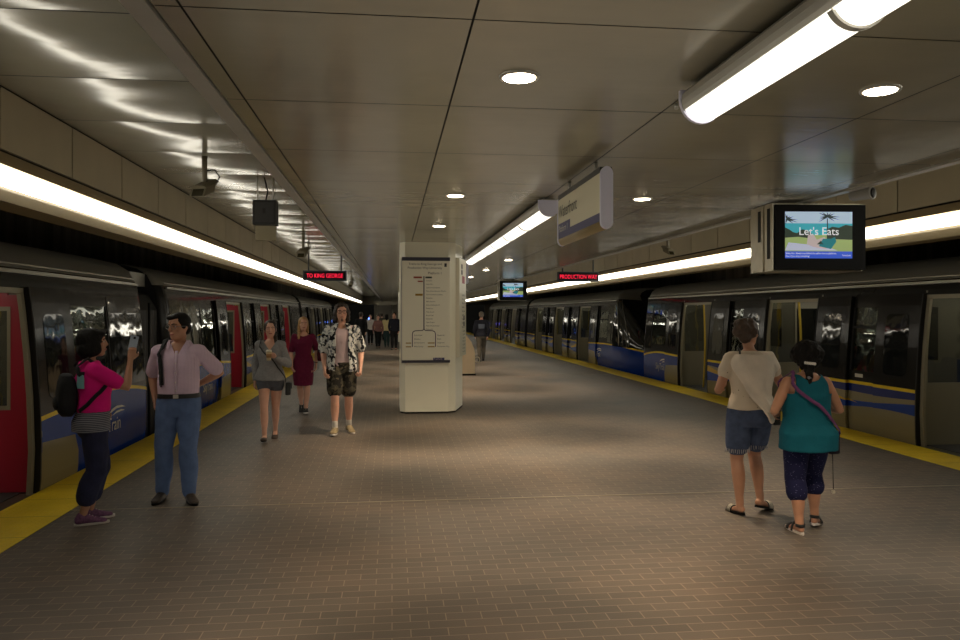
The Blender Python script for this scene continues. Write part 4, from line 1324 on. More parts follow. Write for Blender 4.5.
class Person:
    def __init__(self, fig, name, label, loc, facing, skin, voxel=0.0075):
        self.f = fig; self.vox = voxel
        self.t = thing('person', label, 'person', loc, math.atan2(-facing[0], facing[1]))
        self.skin = skin; self.body = None
    def make_body(self, far=False, z0=None, z1=None):
        f = self.f; mb = MB()
        f.trunk(mb, f.W[0][0], f.W[-1][0], -0.004, 14)
        for s in (-1, 1):
            c = f.sh[s]
            taper(mb, [(f.axis(c.z) + (c - f.axis(c.z)) * 0.35, .034 * f.h), (c, .031 * f.h * (0.9 if f.f else 1))], 12)
            taper(mb, f.arm_pts(s)); taper(mb, f.leg_pts(s), 14)
            f.hand(mb, s); f.foot(mb, s)
        f.head_mesh(mb)
        me = solidify(mb, self.vox if not far else 0.014, 3 if not far else 2)
        self.body = link('body', me, self.skin, self.t)
    def face(self, brow, lips=True):
        f = self.f
        for s in (-1, 1):
            mb = MB(); mb.mi = 0
            mb.ellipsoid(f.hp(s * .031, .078, .006), (.0115 * f.hs, .0105 * f.hs, .0048 * f.hs), 12, 8, f.hM)
            mb.mi = 1
            mb.ellipsoid(f.hp(s * .031, .0865, .006), (.0054 * f.hs, .0035 * f.hs, .0046 * f.hs), 10, 6, f.hM)
            mb.build('eye', [M_EYE, M_IRIS], self.t)
            mb = MB()
            taper(mb, [(f.hp(s * .012, .096, .026), .0035), (f.hp(s * .032, .0905, .031), .0042), (f.hp(s * .05, .074, .026), .003)], 8)
            mb.build('eyebrow', brow, self.t)
        if lips:
            mb = MB()
            taper(mb, [(f.hp(-.02, .084, -.059), .0045), (f.hp(0, .0935, -.058), .0078), (f.hp(.02, .084, -.059), .0045)], 10)
            mb.build('mouth', M_LIP, self.t)
    def cloth(self, name, fn, m, smooth=5, wr=0.004, wscale=9.0, vox=None, cut=None):
        mb = MB(); fn(mb)
        me = solidify(mb, vox or self.vox, smooth, wr, wscale, random.random() * 40)
        if cut:
            bm = bmesh.new(); bm.from_mesh(me)
            bmesh.ops.delete(bm, geom=[v for v in bm.verts if cut(v.co)], context='VERTS')
            for _ in range(10):
                new = {}
                for v in bm.verts:
                    nb = [e.other_vert(v).co for e in v.link_edges if e.is_boundary]
                    if len(nb) == 2:
                        new[v] = v.co * 0.4 + (nb[0] + nb[1]) * 0.3
                for v, c in new.items():
                    v.co = c
            bm.to_mesh(me); bm.free()
        return link(name, me, m, self.t)
    def hair(self, blobs, m, wr=0.006, wscale=26, name='hair', vox=0.0075):
        f = self.f
        mb = MB()
        for b_ in blobs:
            if len(b_[0]) == 3 and isinstance(b_[1], tuple):
                mb.ellipsoid(f.hp(*b_[0]), tuple(r * f.hs for r in b_[1]), 18, 12, f.hM)
            else:
                taper(mb, [(f.hp(*p), r * f.hs) for p, r in b_], 10)
        me = solidify(mb, vox, 2, wr, wscale, random.random() * 20)
        return link(name, me, m, self.t)
    def shirt(self, mb, hem, off, sleeve, soff, top=None, flare=0.0):
        f = self.f
        zt = top if top else 0.836 * f.h + f.dz
        f.trunk(mb, hem, zt, lambda t: off + flare * (1 - t) ** 2 - 0.004 * max(0, t - .85) / .15, 16, True)
        for s in (-1, 1):
            c = f.sh[s]
            taper(mb, [(f.axis(c.z) + (c - f.axis(c.z)) * 0.35 + Vector((0, 0, .004)), .036 * f.h + off * .5), (c, .031 * f.h + off)], 14)
            if sleeve:
                taper(mb, f.arm_pts(s, soff, sleeve), 14)
    def trousers(self, mb, end, off, waist, loff=None):
        f = self.f
        f.trunk(mb, f.W[0][0] - 0.01, waist, off, 10)
        for s in (-1, 1):
            taper(mb, f.leg_pts(s, loff if loff is not None else off, end), 16)
    def shoe(self, s, up_m, sole_m, kind='shoe'):
        f = self.f; a, M = f.foot_frame(s); h = f.h
        P = lambda x, y, z: a + M @ Vector((x * h, y * h, z * h))
        X = M @ Vector((1, 0, 0))
        def sole(z0, z1, k=1.0):
            mb = MB()
            out = []
            for q in range(28):
                t = 2 * PI * q / 28
                y = .044 + .082 * math.cos(t) * k
                x = (.0235 + .005 * math.cos(t)) * math.sin(t) * k
                out.append((x, y))
            mb.loft([[P(x, y, z0) for x, y in out], [P(x * 1.03, y, (z0 + z1) / 2) for x, y in out], [P(x, y, z1) for x, y in out]], True, False)
            return mb
        if kind == 'shoe':
            mb = MB()
            taper(mb, [(P(0, -.016, -.018), (.0235 * h, .025 * h)), (P(0, .02, -.016), (.0245 * h, .026 * h)), (P(0, .055, -.024), (.026 * h, .018 * h)), (P(0, .09, -.03), (.0265 * h, .0125 * h)), (P(0, .105, -.031), (.022 * h, .010 * h))], 14, X)
            taper(mb, [(P(0, -.006, .0), .024 * h), (P(0, -.004, -.015), .025 * h)], 12)
            me = solidify(mb, 0.007, 3)
            o = link('shoe', me, up_m, self.t)
            sole(-.046, -.034).build('sole', sole_m, o)
            mb = MB()
            for q in range(3):
                y = .03 + .014 * q
                taper(mb, [(P(-.016, y, -.004 - .006 * q), .003), (P(0, y + .003, .006 - .007 * q), .003), (P(.016, y, -.004 - .006 * q), .003)], 6)
            mb.build('lace', sole_m, o)
        elif kind == 'flat':
            mb = MB()
            taper(mb, [(P(0, -.016, -.024), (.0245 * h, .022 * h)), (P(0, .02, -.028), (.0255 * h, .018 * h)), (P(0, .06, -.031), (.0285 * h, .0165 * h)), (P(0, .1, -.033), (.0265 * h, .0125 * h))], 14, X)
            o = link('shoe', solidify(mb, 0.007, 3), up_m, self.t)
            sole(-.046, -.039).build('sole', sole_m, o)
        else:
            o = sole(-.046, -.034).build('sandal', sole_m, self.t)
            mb = MB()
            bands = [.062, .078] if kind == 'slide' else [.07]
            def band(y, wd, hgt, n=9):
                pts, nr = [], []
                for q in range(n):
                    t = PI * q / (n - 1)
                    pts.append(P(.028 * math.cos(t), y, -.038 + hgt * math.sin(t))); nr.append(M @ Vector((math.cos(t), 0, math.sin(t) + .01)))
                mb.ribbon(pts, nr, wd * h, .006)
            if kind == 'slide':
                band(.066, .042, .032)
                mb.build('strap', up_m, o)
                for q in range(3):
                    mb = MB(); band(.055 + .011 * q, .005, .0345); mb.build('stripe', M_WHITE, o)
            else:
                band(.072, .02, .03); band(.03, .014, .05)
                mb.build('strap', up_m, o)
                mb = MB()
                pts = [P(.024 * math.cos(t), -.002 - .026 * math.sin(t), .0 ) for t in [PI * q / 10 for q in range(11)]]
                mb.ribbon(pts, [M @ Vector((math.cos(t), -math.sin(t), 0)) for t in [PI * q / 10 for q in range(11)]], .016 * h, .006)
                mb.build('heel_strap', up_m, o)
    def glasses(self, m):
        f = self.f; mb = MB()
        for s in (-1, 1):
            pts = [f.hp(s * .032 + .024 * math.cos(t), .099 - .006 * abs(math.cos(t) * .5 + s * .5), .004 + .018 * math.sin(t)) for t in [2 * PI * q / 16 for q in range(17)]]
            mb.tube(pts, .0024, 6, False)
            mb.tube([f.hp(s * .056, .094, .008), f.hp(s * .074, .06, .008), f.hp(s * .078, .0, .006)], .0022, 6)
        mb.tube([f.hp(-.009, .1, .008), f.hp(0, .103, .01), f.hp(.009, .1, .008)], .0022, 6)
        mb.build('glasses', m, self.t)

# fabrics
def fabric(name, col, var=0.12, vs=30, rough=0.85, bump=0.0015, bs=250):
    return mat(name, lin(*col), rough, 0, var, vs, bump, bs, spec=0.2)
def pattern(name, base, spots, scale, lo, hi, detail=2.0, rough=0.85):
    m = mat(name, lin(*base), rough, spec=0.2)
    n = NT(m)
    f = n.noise(scale, detail)
    st = [(lo, lin(*base)), (hi, lin(*spots[0]))]
    c = n.ramp(f, st)
    for k, s in enumerate(spots[1:]):
        f2 = n.noise(scale * (1.3 + .4 * k), detail, n.scaled((1.1, 0.9, 1.07 + k)))
        c = n.mix(n.ramp(f2, [(0.56, (0, 0, 0, 1)), (0.6, (1, 1, 1, 1))]), c, lin(*s))
    n.link(c, n.b.inputs['Base Color'])
    return m
def dots(name, base, dot, scale, size):
    m = mat(name, lin(*base), 0.85, spec=0.2); n = NT(m)
    v = n.new('ShaderNodeTexVoronoi'); v.inputs['Scale'].default_value = scale; n.link(n.obj(), v.inputs['Vector'])
    n.link(n.mix(n.math('LESS_THAN', v.outputs['Distance'], size), lin(*base), lin(*dot)), n.b.inputs['Base Color'])
    return m
def stripes(name, a, b_, period, duty, axis=2):
    m = mat(name, lin(*a), 0.85, spec=0.2); n = NT(m)
    z = n.xyz(n.obj())[axis]
    n.link(n.mix(n.math('LESS_THAN', n.math('FRACT', n.math('DIVIDE', z, period)), duty), lin(*a), lin(*b_)), n.b.inputs['Base Color'])
    return m
HAIR_BLACK = mat('black_hair', (0.006, 0.005, 0.0045), 0.6, bump=0.004, bscale=90, spec=0.15)
HAIR_BROWN = mat('brown_hair', lin(62, 44, 30), 0.5, 0, 0.3, 40, 0.004, 90)
HAIR_DKBRN = mat('dark_brown_hair', lin(40, 28, 20), 0.5, 0, 0.3, 40, 0.004, 90)
HAIR_BLOND = mat('blond_hair', lin(168, 128, 78), 0.5, 0, 0.25, 40, 0.004, 90)
HAIR_GREY = mat('grey_hair', lin(120, 112, 100), 0.6, 0, 0.2, 40, 0.004, 90)
DENIM = fabric('blue_denim', (88, 108, 146), 0.12, 16, 0.85)
DENIM_D = fabric('dark_denim_capri', (38, 40, 64), 0.2, 14, 0.85)
DENIM_S = fabric('denim_shorts', (70, 82, 108), 0.25, 14, 0.85)
LEATHER = mat('black_leather', (0.01, 0.01, 0.01), 0.5)
WHITE_RUB = mat('white_rubber', lin(206, 200, 194), 0.6)
BLACK_FAB = fabric('black_nylon', (26, 26, 28), 0.15, 20, 0.7)
TAN_SK = skin_mat('light_brown_skin', (176, 128, 100))
FAIR_SK = skin_mat('fair_skin', (206, 156, 132))
OLIVE_SK = skin_mat('olive_skin', (168, 122, 94))

def strap(fig, path, wd, th, m, name, parent, off=0.03):
    mb = MB(); pts, nr = [], []
    dense = []
    for (a0, z0), (a1, z1) in zip(path, path[1:]):
        for q in range(5):
            dense.append((lerp(a0, a1, q / 5), lerp(z0, z1, q / 5)))
    dense.append(path[-1])
    for a, z in dense:
        p = fig.pt(a, z, off + (0.014 if z > 0.77 * fig.h + fig.dz else 0.0)); c = fig.axis(z) + Vector((0, fig.dims(z)[2], 0))
        n = p - c; n.z = 0.0
        if z > 0.8 * fig.h + fig.dz:
            n = n.normalized() * 0.5 + Vector((0, 0, 1.0))
        pts.append(p); nr.append(n)
    mb.ribbon(pts, nr, wd, th)
    return mb.build(name, m, parent)

def held(name, label, cat, person, group=None):
    """a thing carried by a person, kept at top level at the same place and turn"""
    return thing(name, label, cat, tuple(person.t.location), person.t.rotation_euler[2], group)

# ===== woman in pink photographing, at the train on the red-screened side
h = 1.57
f = Figure(h, True, 1.0, lean=-0.01, belly=1.14, shoulders=1.02)
f.set_leg(1, (0.065, -0.09, 0.075), yaw=0.1); f.set_leg(-1, (-0.085, -0.02, 0.075), yaw=-0.1)
f.set_arm(1, (0.15, 0.25, 1.325), (0.25, 0.1, -1), 0.75, palm=(-1, 0.1, 0.1), fdir=(-0.25, 0.25, 1))
f.set_arm(-1, (-0.17, 0.06, 0.88), (-0.3, -1, -0.2), 0.7, palm=(0.6, 0.3, 0))
f.set_head(yaw=-0.1, pitch=0.06)
P = Person(f, 'person', 'short woman in bright pink T-shirt and dark cropped trousers holding up a phone', (-2.41, 6.50, 0), (0.88, 0.47), OLIVE_SK)
P.make_body(); P.face(HAIR_BLACK)
P.hair([((0, -.022, .034), (.098, .112, .098)), ((0, -.05, -.05), (.095, .078, .085)), ((.07, -.01, -.035), (.034, .072, .08)), ((-.07, -.01, -.035), (.034, .072, .08)), ((0, .06, .075), (.062, .045, .03))], HAIR_BLACK, 0.005)
PINK = fabric('hot_pink_jersey', (214, 22, 122), 0.08, 8)
P.cloth('shirt', lambda mb: P.shirt(mb, 0.575 * h, 0.022, 0.36, 0.022, flare=0.004), PINK)
P.cloth('undershirt_hem', lambda mb: f.trunk(mb, 0.475 * h, 0.6 * h, lambda t: 0.021 + 0.004 * (1 - t), 10, True), stripes('grey_striped_jersey', (58, 60, 72), (140, 140, 146), 0.014, 0.4))
P.cloth('trousers', lambda mb: P.trousers(mb, 0.80, 0.012, 0.55 * h, lambda t: 0.014 + 0.026 * t), DENIM_D)
mb = MB()
mb.loft([[f.pt(128 + 34 * i / 6, z, 0.034) for i in range(7)] for z in (0.70 * h, 0.72 * h, 0.745 * h, 0.77 * h)], False, True, False)
mb.build('shirt_print', mat('aqua_print', lin(120, 170, 175), 0.7), P.t)
PURP = fabric('purple_knit', (112, 78, 108), 0.3, 60)
for s in (-1, 1):
    P.shoe(s, PURP, WHITE_RUB)
# phone and backpack
t = held('phone', 'small pale phone held up in the hand of the woman in pink', 'phone', P)
g, d, n = f.grip(1)
Mx = Matrix((n.cross(d), n, d)).transposed()
c = g + d * 0.055 - n * 0.004
mb = MB(); mb.obox(c, (0.062, 0.009, 0.125), Mx); mb.build('case', mat('phone_case', lin(150, 160, 175), 0.35), t)
mb = MB(); mb.obox(c + n * 0.005, (0.056, 0.001, 0.108), Mx); mb.build('screen', emitc('phone_screen', (0.5, 0.6, 0.75, 1), 0.35), t)
mb = MB(); mb.obox(c - n * 0.006 + d * 0.045, (0.018, 0.004, 0.018), Mx); mb.build('camera_bump', M_BLACK, t)
t = held('backpack', 'small black backpack worn by the woman in pink', 'bag', P)
mb = MB()
for z0, z1, r_, y in ((0.60, 0.80, 0.13, -0.20), ):
    rings = []
    for z, rx, ry in ((0.555, .08, .04), (0.575, .115, .06), (0.62, .13, .075), (0.68, .13, .075), (0.735, .115, .062), (0.765, .09, .045), (0.775, .05, .02)):
        yb = -0.062 * h * 1.08 - 0.085
        rings.append([(-0.045 + rx * math.copysign(abs(math.cos(a)) ** .6, math.cos(a)), yb + ry * math.copysign(abs(math.sin(a)) ** .6, math.sin(a)), z * h) for a in [2 * PI * q / 28 for q in range(28)]])
    mb.loft(rings, True)
me = solidify(mb, 0.009, 3, 0.005, 12, 4)
link('main_pouch', me, BLACK_FAB, t)
mb = MB(); mb.ellipsoid((-0.045, -0.26, 0.625 * h), (.085, .03, .06), 16, 10); link('front_pocket', solidify(mb, 0.008, 2, 0.003, 14), BLACK_FAB, t)
for s in (-1, 1):
    strap(f, [(180 - s * 38, 0.765 * h), (s * 150, 0.812 * h), (s * 100, 0.852 * h), (s * 55, 0.79 * h), (s * 58, 0.74 * h), (s * 85, 0.68 * h), (s * 118, 0.62 * h), (s * 150, 0.585 * h)], 0.03, 0.008, BLACK_FAB, 'strap', t, 0.031)

# ===== man in lilac checked shirt and jeans
h = 1.70
f = Figure(h, False, 1.0, belly=1.14, lean=0.0)
f.set_leg(1, (0.14, 0.0, 0.08), yaw=0.15); f.set_leg(-1, (-0.11, 0.10, 0.08), yaw=-0.45)
f.set_arm(1, (0.215, -0.05, 0.90), (0.45, -0.9, 0), 0.6, palm=(-1, 0.2, 0))
f.set_arm(-1, (-0.12, -0.20, 1.02), (-1, -0.25, -0.25), 0.5, palm=(0, 1, 0), fdir=(1, 0, -0.2))
f.set_head(yaw=0.5 * -1, pitch=-0.1)
f.hM = Matrix.Rotation(-0.55, 3, 'Z') @ Matrix.Rotation(-0.06, 3, 'X')
P = Person(f, 'person', 'man in lilac checked short-sleeved shirt and blue jeans looking sideways', (-1.93, 7.2, 0), (0.06, -1), TAN_SK)
P.make_body(); P.face(HAIR_BLACK)
P.hair([((0, -.016, .042), (.081, .100, .084)), ((0, -.055, -.015), (.072, .055, .065)), ((.06, -.012, .01), (.02, .05, .035)), ((-.06, -.012, .01), (.02, .05, .035)), ((.015, .05, .082), (.058, .045, .026))], HAIR_BLACK, 0.003)
P.glasses(mat('thin_metal_rim', (0.2, 0.19, 0.17), 0.3, 0.8))
def check_mat():
    m = mat('lilac_check_cotton', lin(196, 156, 178), 0.85, spec=0.2); n = NT(m); x = n.xyz(n.obj())
    c = None
    for ax in (0, 2):
        k = n.math('LESS_THAN', n.math('FRACT', n.math('DIVIDE', x[ax], 0.011)), 0.35)
        c = n.mix(n.math('MULTIPLY', k, 0.3), c if c is not None else lin(214, 190, 206), lin(140, 118, 150))
    n.link(c, n.b.inputs['Base Color'])
    return m
CHECK = check_mat()
P.cloth('shirt', lambda mb: P.shirt(mb, 0.555 * h, 0.020, 0.43, lambda t: 0.014 + 0.026 * t), CHECK, cut=lambda p: p.y > 0 and p.z > 0.772 * h + abs(p.x) * 2.1)
mb = MB()
for s in (-1, 1):
    mb.loft([[f.pt(s * a, z - dz_, o) + Vector((0, 0, up)) for a, dz_ in ((24, .045), (34, .02), (60, 0), (90, 0), (130, 0), (180, 0))] for z, o, up in ((0.838 * h, 0.010, 0.0), (0.842 * h, 0.013, 0.02), (0.842 * h, 0.021, 0.02), (0.826 * h, 0.034, -0.004))], False, True, False)
mb.build('collar', CHECK, P.t)
mb = MB()
mb.ribbon([f.pt(0, z * h, 0.024) for z in (.80, .76, .70, .64, .58)], [(0, 1, 0)] * 5, 0.028, 0.004)
mb.build('button_placket', CHECK, P.t)
for z in (.785, .735, .685, .635, .59):
    mb = MB(); mb.ellipsoid(f.pt(0, z * h, 0.028), (.006, .003, .006), 8, 6); mb.build('button', M_WHITE, P.t)
mb = MB(); mb.loft([[f.pt(a, z * h, 0.024) for a in (-52, -42, -32, -22)] for z in (.70, .73, .765)], False, True, False); mb.build('chest_pocket', CHECK, P.t)
P.cloth('jeans', lambda mb: P.trousers(mb, 0.99, 0.014, 0.555 * h, lambda t: 0.016 + 0.012 * t), DENIM, wr=0.008)
mb = MB()
mb.loft([[f.pt(360 * q / 32, z * h, o) for q in range(32)] for z, o in ((.548, .016), (.548, .024), (.572, .024), (.572, .016))], False, False)
bl = mb.build('belt', LEATHER, P.t)
mb = MB(); mb.obox(f.pt(0, .56 * h, .026), (.045, .006, .034)); mb.build('buckle', M_ALU, bl)
SHOE_D = mat('dark_brown_leather', lin(58, 48, 40), 0.5)
for s in (-1, 1):
    P.shoe(s, SHOE_D, M_BLACK)
t = held('rucksack', 'black shoulder pack slung over one shoulder of the man in the lilac shirt', 'bag', P)
strap(f, [(35, 0.62 * h), (38, 0.68 * h), (40, 0.74 * h), (48, 0.815 * h), (92, 0.858 * h), (140, 0.815 * h), (150, 0.75 * h)], 0.05, 0.012, BLACK_FAB, 'strap', t, 0.034)
mb = MB(); mb.ellipsoid((0.11, -0.215, 0.68 * h), (.1, .075, .2), 20, 14); link('main_pouch', solidify(mb, 0.01, 3, 0.006, 10), BLACK_FAB, t)
mb = MB(); mb.ribbon([f.pt(34, z * h, .042) for z in (.70, .67, .64, .61)], [(0.6, 1, 0)] * 4, 0.014, 0.006); mb.build('strap_tail', BLACK_FAB, t)

# ===== woman in grey sweater with a cup
h = 1.60
f = Figure(h, True, 0.96, lean=0.02)
f.set_leg(1, (0.06, 0.20, 0.075), pitch=0.1); f.set_leg(-1, (-0.05, -0.20, 0.10), pitch=-0.35)
f.set_arm(1, (0.205, -0.03, 0.79), (0.3, -1, 0), 0.5, palm=(-1, 0.3, 0))
f.set_arm(-1, (-0.085, 0.25, 1.12), (-0.7, -0.2, -1), 0.85, palm=(0.55, 0.65, 0), fdir=(0.75, 0.1, 0.45))
f.set_head(yaw=0.1)
P = Person(f, 'person', 'young woman in loose grey sweater and grey shorts carrying a paper cup', (-1.62, 10.45, 0), (0.08, -1), FAIR_SK)
P.make_body(); P.face(HAIR_DKBRN)
P.hair([((0, -.016, .040), (.085, .101, .087)), ((0, -.07, -.03), (.06, .04, .07)), ((.06, -.02, .0), (.02, .055, .05)), ((-.06, -.02, .0), (.02, .055, .05)), [((-.05, -.05, -.07), .03), ((-.07, -.01, -.13), .026), ((-.075, .04, -.2), .018)]], HAIR_DKBRN, 0.004)
GREYK = fabric('grey_knit', (134, 132, 132), 0.1, 40)
P.cloth('sweater', lambda mb: P.shirt(mb, 0.50 * h, 0.024, 0.97, lambda t: 0.014 + (0.010 if .4 < t < .8 else 0.0), flare=0.022), GREYK, wr=0.009, wscale=8, cut=lambda p: p.y > 0 and p.z > 0.755 * h + abs(p.x) * 1.5)
P.cloth('shorts', lambda mb: P.trousers(mb, 0.15, 0.016, 0.56 * h, 0.018), fabric('grey_shorts_jersey', (84, 84, 90), 0.1, 30))
SHOE_G = mat('dark_taupe_suede', lin(66, 56, 50), 0.8)
for s in (-1, 1):
    P.shoe(s, SHOE_G, M_BLACK, 'flat')
t = held('coffee_cup', 'paper cup with a white lid held by the woman in the grey sweater', 'cup', P)
g, d, n = f.grip(-1)
g = g + n * 0.012
mb = MB(); mb.lathe([(.028, -.06), (.036, .055)], g, 20); mb.build('cup', mat('kraft_cup', lin(188, 166, 128), 0.6), t)
mb = MB(); mb.lathe([(.0325, -.025), (.0365, .025), (.0345, .026)], g, 20); mb.build('sleeve', mat('cup_sleeve', lin(150, 108, 66), 0.7), t)
mb = MB(); mb.lathe([(.039, .053), (.039, .062), (.034, .07), (.03, .078), (.026, .075)], g, 20); mb.build('lid', M_WHITE, t)
t = held('crossbody_bag', 'black crossbody bag hanging at the hip of the woman in the grey sweater', 'bag', P)
strap(f, [(110, 0.835 * h), (85, 0.852 * h), (50, 0.815 * h), (20, 0.74 * h), (-8, 0.68 * h), (-35, 0.61 * h), (-62, 0.54 * h), (-80, 0.48 * h)], 0.018, 0.006, LEATHER, 'strap', t, 0.052)
mb = MB(); mb.obox((-0.235, 0.03, 0.43 * h), (0.07, 0.19, 0.17)); link('pouch', solidify(mb, 0.01, 8, 0.004, 12), LEATHER, t)
mb = MB(); mb.obox((-0.278, 0.03, 0.455 * h), (0.012, 0.18, 0.08)); link('flap', solidify(mb, 0.006, 4), LEATHER, t)

# ===== woman in burgundy dress
h = 1.63
f = Figure(h, True, 0.98, lean=0.02)
f.set_leg(1, (0.03, -0.18, 0.12), pitch=-0.55); f.set_leg(-1, (-0.04, 0.16, 0.078), pitch=0.12)
f.set_arm(1, (0.19, 0.14, 0.82), (0.3, -1, 0), 0.5, palm=(-1, 0.2, 0))
f.set_arm(-1, (-0.215, -0.06, 0.82), (-0.4, -1, 0), 0.5, palm=(1, 0.2, 0))
f.set_head(yaw=0.12)
P = Person(f, 'person', 'blond woman in a burgundy knee-length dress walking', (-1.50, 13.2, 0), (0.12, -1), FAIR_SK)
P.make_body(); P.face(HAIR_BROWN)
P.hair([((0, -.016, .040), (.085, .101, .087)), ((0, -.06, -.06), (.075, .045, .1)), [((.066, -.005, .02), .022), ((.075, .0, -.06), .026), ((.08, .03, -.16), .028), ((.085, .07, -.24), .02)], [((-.066, -.005, .02), .022), ((-.072, -.01, -.06), .024), ((-.075, -.03, -.15), .026)], [((.03, -.08, -.05), .04), ((.03, -.09, -.2), .04)]], HAIR_BLOND, 0.004)
BURG = fabric('burgundy_jersey', (98, 24, 52), 0.1, 20)
def dress(mb):
    P.shirt(mb, 0.47 * h, 0.014, 0.42, 0.018)
    rings = []
    for z, rx, ry in ((.29, .158, .205), (.34, .166, .200), (.40, .172, .185), (.46, .174, .165), (.52, .170, .145), (.57, .158, .120)):
        rings.append([(rx * math.sin(2 * PI * q / 32), -0.008 + ry * math.cos(2 * PI * q / 32), z * h) for q in range(32)])
    mb.loft(rings, True)
P.cloth('dress', dress, BURG, wr=0.007, cut=lambda p: p.y > -0.02 and p.z > 0.80 * h + abs(p.x) * 0.35)
mb = MB(); e, w_ = f.arms[-1]['e'], f.arms[-1]['w']
mb.tube([w_ + (w_ - e).normalized() * -.03 + Vector((.024 * math.cos(a), .024 * math.sin(a), 0)) for a in [2 * PI * q / 12 for q in range(13)]], .006, 6, False); mb.build('bracelet', M_BLACK, P.t)
for s in (-1, 1):
    P.shoe(s, mat('black_canvas', (0.015, 0.015, 0.015), 0.8), WHITE_RUB)
t = held('handbag', 'dark handbag behind the arm of the woman in the burgundy dress', 'bag', P)
mb = MB(); mb.obox((-0.27, -0.09, 0.60 * h), (0.07, 0.2, 0.2)); link('pouch', solidify(mb, 0.01, 8, 0.004, 12), fabric('dark_red_leather', (60, 18, 30), 0.1, 20), t)
strap(f, [(-100, 0.66 * h), (-98, 0.72 * h), (-95, 0.79 * h), (-110, 0.825 * h), (-150, 0.79 * h), (-135, 0.68 * h)], 0.02, 0.006, LEATHER, 'strap', t, 0.035)

# ===== tall man in open patterned shirt
h = 1.84
f = Figure(h, False, 0.96)
f.set_leg(1, (0.09, 0.16, 0.085), pitch=0.08, yaw=0.12); f.set_leg(-1, (-0.10, -0.10, 0.085), pitch=-0.05, yaw=-0.3)
f.set_arm(1, (0.235, 0.09, 0.92), (0.4, -1, 0), 0.6, palm=(-1, -0.3, 0))
f.set_arm(-1, (-0.265, 0.06, 0.925), (-0.4, -1, 0), 0.9, palm=(1, -0.2, 0))
f.set_head(yaw=0.06)
P = Person(f, 'person', 'tall man with curly hair in an open black and white patterned shirt and shorts', (-0.71, 10.95, 0), (0.05, -1), FAIR_SK)
P.make_body(); P.face(HAIR_DKBRN)
P.hair([((0, -.02, .045), (.092, .1, .085)), ((.072, -.02, -.01), (.035, .06, .07)), ((-.072, -.02, -.01), (.035, .06, .07)), ((.075, -.02, -.075), (.034, .05, .05)), ((-.075, -.02, -.075), (.034, .05, .05)), ((0, -.06, -.06), (.08, .05, .08)), ((.02, .055, .088), (.06, .035, .026))], HAIR_DKBRN, 0.013, 30)
P.glasses(M_BLACK)
mb = MB(); taper(mb, [(f.hp(0, .087, -.078), .006), (f.hp(0, .089, -.095), .010), (f.hp(0, .082, -.108), .008)], 8); mb.build('goatee', HAIR_DKBRN, P.t)
P.cloth('undershirt', lambda mb: P.shirt(mb, 0.50 * h, 0.012, 0.2, 0.012), fabric('pale_pink_tee', (200, 176, 176), 0.05, 10), cut=lambda p: p.y > 0 and p.z > 0.80 * h + abs(p.x) * 0.5)
HAW = pattern('black_floral_print', (206, 206, 200), [(18, 20, 24), (112, 116, 124)], 17, 0.50, 0.54, 3)
def openshirt(mb):
    zs = [lerp(0.475 * h, 0.826 * h, q / 16) for q in range(17)]
    outer, inner = [], []
    for i, z in enumerate(zs):
        t = i / 16
        a0 = lerp(24, 20, t)
        fl = 0.036 + 0.02 * (1 - t) ** 2 - (0.012 if t > .9 else 0)
        angs = [a0 + (360 - 2 * a0 - 4) * q / 30 for q in range(31)]
        outer.append([f.pt(a, z, fl) for a in angs]); inner.append([f.pt(a, z, fl - 0.018) for a in angs])
    mb.loft([o + i_[::-1] for o, i_ in zip(outer, inner)], True)
    for s in (-1, 1):
        c = f.sh[s]
        taper(mb, [(f.axis(c.z) + (c - f.axis(c.z)) * 0.55, .036 * h), (c, .031 * h + .026)], 14)
        taper(mb, f.arm_pts(s, lambda t: 0.020 + 0.05 * t, 0.45), 14)
P.cloth('open_shirt', openshirt, HAW, 3, 0.006)
mb = MB()
for s in (-1, 1):
    mb.loft([[f.pt(s * a, z, o) for a in (22, 45, 80, 120, 175)] for z, o in ((0.826 * h, 0.016), (0.846 * h, 0.026), (0.832 * h, 0.042), (0.805 * h, 0.04))], False, True, False)
mb.build('collar', HAW, P.t)
CAMO = pattern('dark_camouflage', (70, 66, 54), [(34, 32, 28), (92, 84, 66)], 12, 0.47, 0.5, 2)
P.cloth('shorts', lambda mb: P.trousers(mb, 0.40, 0.014, 0.55 * h, lambda t: 0.020 + 0.05 * t), CAMO)
SOCK = fabric('white_sock', (205, 200, 192), 0.05)
for s in (-1, 1):
    P.cloth('sock', lambda mb: taper(mb, f.leg_pts(s, 0.004, 1.0, 0.9), 12), SOCK, 2, 0)
    P.shoe(s, fabric('tan_canvas', (150, 134, 102), 0.1), WHITE_RUB)

# ===== woman with white tee and cloth over her shoulder, seen from behind
h = 1.65
f = Figure(h, True, 1.0, shoulders=1.06, lean=0.02, twist=0.05)
f.set_leg(-1, (-0.10, -0.06, 0.08), pitch=-0.1, yaw=-0.25); f.set_leg(1, (0.10, 0.02, 0.115), pitch=-0.25, yaw=0.9)
f.set_arm(-1, (-0.17, 0.26, 1.06), (-0.5, -0.5, -0.9), 0.6, palm=(1, 0.2, 0))
f.set_arm(1, (0.26, 0.16, 0.86), (0.8, -0.8, 0), 0.7, palm=(-1, 0.2, 0))
f.set_head(yaw=-0.75)
P = Person(f, 'person', 'woman in cream tee and frayed denim shorts walking away with a cloth over her shoulder', (3.02, 6.16, 0), (0.12, 1), TAN_SK)
P.make_body(); P.face(HAIR_BROWN)
P.hair([((0, -.016, .040), (.085, .101, .087)), ((0, -.06, -.035), (.06, .045, .055)), ((.058, -.015, -.0), (.022, .05, .045)), ((-.058, -.015, -.0), (.022, .05, .045)), ((-.02, -.1, .07), (.062, .045, .055)), ((-.05, -.09, .02), (.045, .05, .06))], HAIR_BROWN, 0.012, 24)
